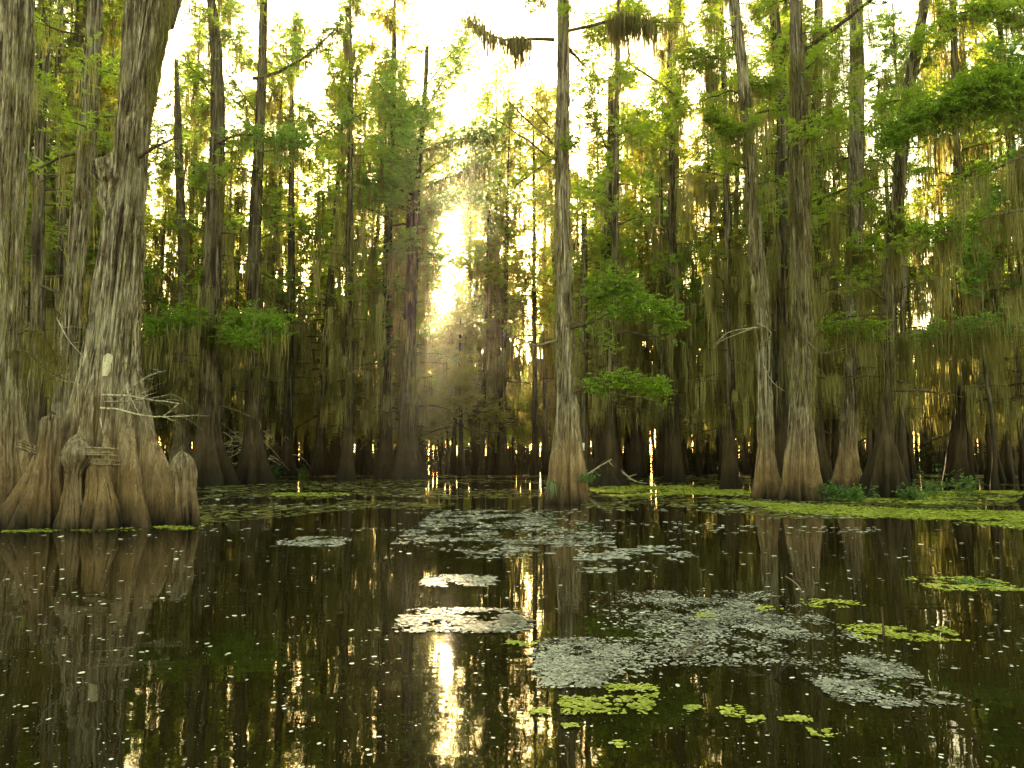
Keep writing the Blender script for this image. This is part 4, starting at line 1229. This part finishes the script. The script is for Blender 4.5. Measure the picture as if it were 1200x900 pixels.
def mat_poly(name, label, cat, poly, n, size, mat, seed, sc=3.0, thr=0.35, soft=0.25, edge=9.0, kind=None, group=None, px_size=None):
    q = np.random.default_rng(seed)
    pa = np.array(poly, float)
    wxy = G_many(pa[:, 0], pa[:, 1])
    lo, hi = wxy.min(0), wxy.max(0)
    g = Geo()
    got = []
    tot = 0
    for _ in range(60):
        xy = lo + (hi - lo) * q.random((n * 2, 2))
        jit = xy + q.normal(0, 1, xy.shape) * edge * (hi - lo) / 100
        keep = in_poly(jit[:, 0], jit[:, 1], [tuple(p) for p in wxy])
        keep &= q.random(len(xy)) < np.clip((clump(xy, sc, seed) - thr) / soft, 0.02, 1)
        got.append(xy[keep])
        tot += keep.sum()
        if tot >= n:
            break
    xy = np.concatenate(got)[:n]
    s = size * (0.5 + q.random(len(xy)) ** 1.5 * 1.1)
    grains(g, xy, s, q)
    if mat is M_SCUM:      # bits stuck together into bigger flakes, low in the water
        k = len(xy) // 14
        grains(g, xy[:k] + q.normal(0, size, (k, 2)), size * (1.4 + 2.0 * q.random(k)), q, z=.004, lift=.002, tilt=.0)
    c = xy.mean(0)
    o = g.obj(name, mat, None, False, (c[0], c[1], 0))
    o.location = (c[0], c[1], 0)
    tag(o, label, cat, group, kind)
    return o


def ell(cx, cy_, rx, ry, n=18):
    return [(cx + rx * math.cos(a), cy_ + ry * math.sin(a)) for a in np.linspace(0, 2 * math.pi, n, endpoint=False)]


MAT = 'floating plants'
mat_poly('floating_scum_mat', 'larger pale oval raft of floating leaves on the water below the sun', MAT, ell(544, 728, 78, 15), 2300, .017, M_SCUM, 201, 5, .36, .2, edge=10)
mat_poly('floating_scum_mat', 'small pale oval raft between the larger oval raft and the broad far patch', MAT, ell(537, 681, 44, 7), 1000, .020, M_SCUM, 202, 5, .36, .2, edge=10)
mat_poly('floating_scum_mat', 'small pale raft in open water right of the giant cypress base', MAT, ell(368, 635, 38, 6), 900, .024, M_SCUM, 203, 4, .36, .2, edge=12)
mat_poly('floating_scum_mat', 'broad broken pale patch glittering on the water below the sun, left of the lone cypress', MAT, [(470, 628), (500, 606), (540, 598), (610, 600), (650, 612), (720, 634), (690, 640), (620, 640), (585, 655), (560, 655), (575, 640), (520, 634)], 6500, .026, M_SCUM, 204, 2.2, .44, .2, edge=10)
mat_poly('floating_scum_mat', 'loose pale leaves scattered right of the lone cypress reflection', MAT, [(690, 650), (720, 640), (790, 640), (815, 652), (770, 658), (750, 672), (700, 668), (668, 662)], 1100, .024, M_SCUM, 205, 3, .47, .2, edge=12)
mat_poly('floating_scum_mat', 'large grey frothy mat, the widest one in the right foreground', MAT, [(736, 700), (790, 693), (850, 697), (900, 699), (948, 715), (958, 735), (1000, 745), (962, 752), (900, 752), (868, 778), (850, 782), (800, 775), (770, 772), (718, 762), (742, 745), (775, 730), (765, 712)], 8000, .0095, M_SCUM, 206, 3.5, .33, .4, edge=13)
mat_poly('floating_scum_mat', 'grey frothy lobe left of the widest mat, above the yellow-green leaves', MAT, [(636, 768), (672, 752), (720, 748), (760, 760), (740, 775), (728, 790), (735, 802), (700, 808), (668, 806), (628, 804), (640, 788)], 4700, .0085, M_SCUM, 207, 4.5, .33, .4, edge=13)
mat_poly('floating_scum_mat', 'thin dissolving grey froth right below the widest mat', MAT, [(960, 768), (1005, 765), (1040, 780), (1090, 800), (1120, 812), (1060, 830), (1000, 826), (960, 808), (945, 785)], 2700, .0085, M_SCUM, 208, 4, .42, .5, edge=16)
for k, (cx, cy_, rx, ry, n, s, lab) in enumerate([
        (712, 828, 56, 11, 620, .019, 'yellow-green duckweed cluster below the grey froth lobe, the largest of the near ones'),
        (742, 811, 32, 8, 260, .019, 'yellow-green duckweed tongue touching the bottom of the grey froth lobe'),
        (632, 834, 12, 5, 70, .018, 'small yellow-green cluster left of the largest near duckweed cluster'),
        (668, 852, 10, 3, 34, .017, 'tiny yellow-green cluster just under the largest near duckweed cluster'),
        (728, 873, 8, 4, 34, .016, 'lowest yellow-green duckweed tuft, near the bottom middle of the photo'),
        (815, 832, 12, 4, 60, .018, 'small yellow-green tuft right of the largest near duckweed cluster'),
        (858, 834, 14, 8, 90, .018, 'double yellow-green tuft under the thin dissolving froth'),
        (885, 845, 11, 4, 60, .018, 'yellow-green tuft between the double tuft and the twin flat ones'),
        (933, 844, 20, 4, 80, .018, 'flat yellow-green pair of tufts right of centre foreground'),
        (968, 860, 17, 5, 70, .017, 'yellow-green tuft low on the right under the thin froth'),
        (1020, 741, 24, 9, 230, .022, 'yellow-green duckweed cluster around the thin upright stick'),
        (1068, 744, 56, 9, 560, .021, 'yellow-green duckweed tongue right of the thin upright stick'),
        (975, 708, 34, 5, 190, .025, 'yellow-green leaves strung along the right tip of the widest grey mat'),
        (903, 714, 15, 3, 70, .024, 'short yellow-green streak on the top edge of the widest grey mat'),
        (828, 722, 12, 3, 70, .022, 'yellow-green dab inside the widest grey mat'),
        (612, 755, 20, 3, 110, .022, 'flat yellow-green streak at the left of the grey froth'),
        (1128, 685, 46, 9, 1100, .024, 'bright raft of duckweed with a grass tuft, at the right edge of the open water'),
        (1196, 690, 28, 4, 240, .024, 'duckweed tail right of the raft with the grass tuft')]):
    mat_poly('duckweed_cluster', lab, MAT, ell(cx, cy_, rx, ry), int(n * 1.25), s * .56, M_DUCK, 230 + k, 9, .38, .2, edge=16)
mat_poly('duckweed_cluster', 'long pale flat streak of duckweed on the far water at left', MAT, [(310, 579), (330, 577.5), (402, 577.5), (410, 580), (380, 582), (330, 582)], 900, .05, M_DUCK, 260, 1, .1, .2, edge=2)

# uncountable cover: bands of duckweed along the banks, algae film on the far water, loose specks
mat_poly('duckweed_band', 'bright yellow-green duckweed band along the right bank', MAT, [(850, 585), (905, 590), (1000, 593.5), (1100, 599), (1230, 601), (1230, 622), (1180, 616), (1100, 608), (1000, 604), (900, 598)], 24000, .036, M_DUCK, 270, 1.1, .27, .2, edge=3.5, kind='stuff')
mat_poly('duckweed_band', 'green duckweed around the foot of the far right trees', MAT, [(955, 583), (1050, 577), (1230, 574), (1230, 587), (1100, 591), (1000, 590)], 9000, .05, M_DUCK, 271, .5, .30, .3, edge=2, kind='stuff')
mat_poly('duckweed_band', 'bright duckweed strip behind the lone midwater cypress', MAT, [(690, 574), (740, 567), (860, 571), (880, 580), (800, 579), (720, 582)], 9000, .055, M_DUCK, 272, .6, .34, .3, edge=5, kind='stuff')
mat_poly('duckweed_band', 'duckweed collar round the feet of the giant cypress', MAT, [(-60, 616), (0, 613), (120, 615), (222, 609), (250, 612), (225, 621), (120, 622), (0, 624), (-60, 626)], 3200, .024, M_DUCK, 273, 2.2, .42, .25, edge=4, kind='stuff')
q = np.random.default_rng(280)
M_ALGAE = leaf_mat('olive algae film', ((0.05, 0.052, 0.006), (0.13, 0.13, 0.014), (0.26, 0.25, 0.035)), (0.1, 0.1, 0.01), 0.05, 0.10, 0.8)
g = Geo()
n = 30000
px, py = -150 + 1500 * q.random(n), 556.5 + 66 * q.random(n) ** 1.3
xy = G_many(px, py)
keep = (clump(xy * np.array([0.45, 0.6]), .35, 281) > 0.30 + 0.30 * (py - 556) / 66 + 0.14 * (px > 740) * (py > 590))
xy = xy[keep]
dd = np.hypot(xy[:, 0], xy[:, 1])
grains(g, xy, dd * 0.0033 * (0.4 + q.random(len(xy)) ** 2 * 1.6), q, z=0.004, lift=0.002, tilt=0.0, asp=.6)
tag(g.obj('algae_film', M_ALGAE), 'olive film of algae covering the far water in front of the wood', MAT, None, 'stuff')
g = Geo()
n = 5200
px, py = -150 + 1500 * q.random(n), 562 + 345 * q.random(n) ** 0.85
xy = G_many(px, py)
keep = q.random(n) < np.clip((clump(xy, .6, 283) - 0.28) / 0.3, 0.12, 1) * np.where(py > 790, .55, 1.0)
xy = xy[keep]
dd = np.hypot(xy[:, 0], xy[:, 1])
grains(g, xy, dd * 0.0010 * (0.4 + q.random(len(xy)) ** 4 * 3.2), q, z=0.006, tilt=0.1)
n = 2600
px, py = 230 + 800 * q.random(n), 566 + 60 * q.random(n)
xy = G_many(px, py)
keep = clump(xy * np.array([0.6, 1.0]), .5, 285) > 0.55
xy = xy[keep]
dd = np.hypot(xy[:, 0], xy[:, 1])
grains(g, xy, dd * 0.0022 * (0.4 + q.random(len(xy)) ** 2 * 1.6), q, z=0.008, tilt=0.02)
tag(g.obj('floating_specks', M_SPECK), 'pale specks of leaf and duckweed scattered over the dark water', MAT, None, 'stuff')


# ------------------------------------------------------------------ sticks, roots, small plants
def stick(name, label, pts, r, seed, cat='stick', mat=None, twigs=0, wob=.04):
    q = np.random.default_rng(seed)
    g = Geo()
    ln = polyline(pts, 10, wob, q)
    tube(g, ln, np.linspace(r, r * .45, 10), 6, .4, .5, q)
    for _ in range(twigs):
        j = int(q.integers(3, 9))
        l2 = limb_line(ln[j], q.random() * 6.28, np.linalg.norm(ln[-1] - ln[0]) * .25, q.normal(.4, .5), .1, q, 5)
        tube(g, l2, np.linspace(r * .5, r * .2, 5), 5, .3, .5, q)
    b = tuple(ln[0])
    o = g.obj(name, mat or M_DEAD, None, True, b)
    o.location = b
    return tag(o, label, cat)


def W(px, py, z=0.0, dz=0):
    p = G(px, py)
    return (p[0], p[1], z)


def up(px, py0, py1):
    p = G(px, py0)
    return P(px, py1, p[1])


stick('upright_stick', 'thin stick standing straight out of the water by the duckweed tongue', [W(1036, 746, -.1), up(1036, 746, 730), up(1034, 746, 711)], .012, 301, mat=M_LIMB)
stick('leaning_twig', 'bent twig leaning from the water above the widest grey mat', [W(945, 702, -.05), up(938, 702, 690), up(930, 702, 681), up(920, 702, 675)], .010, 302)
stick('leaning_twig', 'short straight twig at the top left of the widest grey mat', [W(808, 694, -.05), up(803, 694, 688), up(798, 694, 681)], .010, 303)
stick('floating_twig', 'crooked dark twig lying on the lower edge of the widest grey mat', [W(800, 775, .02), W(808, 768, .04), W(822, 760, .03), W(830, 756, .03)], .010, 304, mat=M_LIMB, twigs=2)
stick('floating_twig', 'arched twig over the water under the thin dissolving froth', [W(908, 796, .0), up(915, 796, 784), W(932, 786, .05), W(960, 798, .0)], .008, 305, twigs=1)
stick('thin_stake', 'pale thin stake in the water just left of the lone cypress foot', [W(632, 584, -.1), up(632, 584, 576), up(632, 584, 567)], .025, 306, mat=M_DEAD)
dR = float(G(712, 569)[1])
stick('fallen_branch', 'bleached branch rising to the right from behind the lone midwater cypress', [P(685, 558, dR - .5), P(697, 549, dR - .5), P(707, 543, dR - .5), P(716, 538, dR - .5)], .05, 307, 'branch', twigs=3)
stick('fallen_branch', 'dark crooked root sprawling right of the stumpy roots', [P(728, 553, dR), P(738, 560, dR - .4), P(745, 565, dR - .6), P(758, 566, dR - .8)], .05, 308, 'branch', mat=M_DEAD, twigs=3)
knee('root_stump', 'squat reddish root stump right of the lone midwater cypress', dR, [(712, 570, 36), (712, 560, 30), (713, 549, 22), (714, 538, 14)], [(200, .5, 20), (250, .3, 18), (300, .45, 20), (340, .5, 20)], .9, .05, 309, M_BARK_SHADED, .25, 70, 60, 60)
# dead brush at the left shore
dB = 43.0
q = np.random.default_rng(310)
c = P(292, 522, dB)
base = (c[0], dB, 0)
e = empty('dead_brush', base)
tag(e, 'grey tangle of dead brush at the foot of the left bank trees', 'brush')
g, gm = Geo(), Geo()
for k in range(64):
    az = q.random() * 6.28
    o = np.array([c[0] + q.normal(0, .8), dB + q.normal(0, .4), max(.2, c[2] + q.normal(0, .5))])
    ln = limb_line(o, az, .8 + 1.3 * q.random(), q.normal(.3, .4), .35, q, 7)
    tube(g, ln, np.linspace(.022, .006, 7), 4, .2, q.random(), q)
    if q.random() < .3:
        moss_along(gm, ln, 1, 9, .9, .035, q)
for az in (0.2, 2.2, 3.4, 5.0, 1.2):
    ln = limb_line(np.array([c[0] + .5 * math.cos(az), dB, -.1]), az, .6, 2.6, .3, q, 7)
    tube(g, ln, np.linspace(.05, .02, 7), 5, .2, q.random(), q)
g.obj('twigs', M_DEAD, e, True, base)
gm.obj('moss', M_MOSS, e, False, base)


def herb(name, label, px, py, h, wd, n, leaf, seed, d=None, mat=M_FERN):
    """Low leafy plant: arching stems with leaves along them."""
    q = np.random.default_rng(seed)
    p = G(px, py) if d is None else P(px, py, d)
    p = np.array(p)
    g, gs = Geo(), Geo()
    for k in range(n):
        az = q.random() * 6.28
        o = p + np.array([q.normal(0, wd * .4), q.normal(0, wd * .25), 0])
        ln = limb_line(o, az, h * (.3 + .5 * q.random()), 1.6 + q.random(), 1.2, q, 6)
        tube(gs, ln, np.linspace(.006, .002, 6), 4, .1, q.random(), q)
        foliage(g, None, ln, 4, h * .35, leaf, q, per=8, tmin=.2, flat=.5)
    e = empty(name, tuple(p))
    tag(e, label, 'plant')
    gs.obj('stems', M_FERN, e, False, p)
    g.obj('leaves', mat, e, False, p)
    return e


for k, (px, py, h, wd, n, lab) in enumerate([
        (972, 587, .5, .6, 46, 'low leafy plants between the pale fluted cone base and the next trunk'),
        (1002, 588, .45, .6, 40, 'low leafy plants right at the left foot of the wide fluted base'),
        (1068, 586, .4, .6, 36, 'low leafy plants just right of the wide fluted base'),
        (1096, 582, .8, .3, 16, 'taller leafy plant on the right bank, standing highest behind the duckweed'),
        (1134, 582, .65, .4, 22, 'rounded leafy bush on the right bank near the edge of the photo'),
        (318, 558.5, .75, .5, 30, 'small leafy plant on the left shore right of the dead brush'),
        (354, 558, .6, .6, 30, 'small leafy plant on the left shore, second right of the dead brush')]):
    herb('shore_plant', lab, px, py, h, wd, n, .09, 330 + k)
# fern and creeper on the lone cypress foot, grass on the raft
dF = dJ - 0.95
herb('creeper', 'dark leafy creeper clinging low on the right side of the lone cypress', 687, 565, .28, .3, 30, .05, 350, dJ - .55)
q = np.random.default_rng(351)
p0 = P(648, 566, dF + .05)
g = Geo()
for k in range(22):
    az = q.random() * 6.28
    ln = limb_line(p0, az, .16 + .2 * q.random(), 1.0 + q.random(), 2.8, q, 8)
    wv = np.array([-math.sin(az), math.cos(az), 0])[None] * np.linspace(.022, .004, 8)[:, None]
    add_ribbons(g, (ln - wv)[None], (ln + wv)[None], q.random(1))
o = g.obj('fern', M_FERN, None, True, p0)
o.location = tuple(p0)
tag(o, 'bright green fern growing on the left foot of the lone midwater cypress', 'fern')
p0 = G(1138, 684)
g = Geo()
for k in range(70):
    az = q.random() * 6.28
    o_ = p0 + np.array([q.normal(0, .10), q.normal(0, .05), 0])
    ln = limb_line(o_, az, .07 + .08 * q.random(), 1.6 + 1.4 * q.random(), 4.0, q, 6)
    wv = np.array([-math.sin(az), math.cos(az), 0])[None] * np.linspace(.006, .001, 6)[:, None]
    add_ribbons(g, (ln - wv)[None], (ln + wv)[None], q.random(1))
o = g.obj('grass_tuft', M_FERN, None, True, p0)
o.location = tuple(p0)
tag(o, 'small green grass tuft growing on the duckweed raft at right', 'grass')
# the little white sign
dG = 40.0
pt = hero('slim_cypress', 'thin dark trunk bearing the small white sign right of the lone cypress', dG, [(684, 563, 22), (684, 530, 15), (684, 480, 12), (684, 380, 10), (685, 250, 8)], 14, .05, lobes=[(k * 72, .3, 22) for k in range(5)],
          seg=50, rings=90, strips=60, fiber=.02, seed=360, mat=M_BARK_SHADED, auto=dict(z0=3.2, z1=13, **{**MID, 'nl': 18, 'llen': 1.5}))
c = P(683.2, 523.5, dG - .42)
g = Geo()
hw, hh, th = .075, .19, .02
bx = [(-hw, -th, -hh), (hw, -th, -hh), (hw, th, -hh), (-hw, th, -hh), (-hw, -th, hh), (hw, -th, hh), (hw, th, hh), (-hw, th, hh)]
g.add(np.array(bx), [[0, 3, 2, 1], [4, 5, 6, 7], [0, 1, 5, 4], [1, 2, 6, 5], [2, 3, 7, 6], [3, 0, 4, 7]])
o = g.obj('small_sign', M_SIGN)
o.location = tuple(c)
tag(o, 'small white rectangular sign on a thin trunk right of the lone cypress', 'sign')
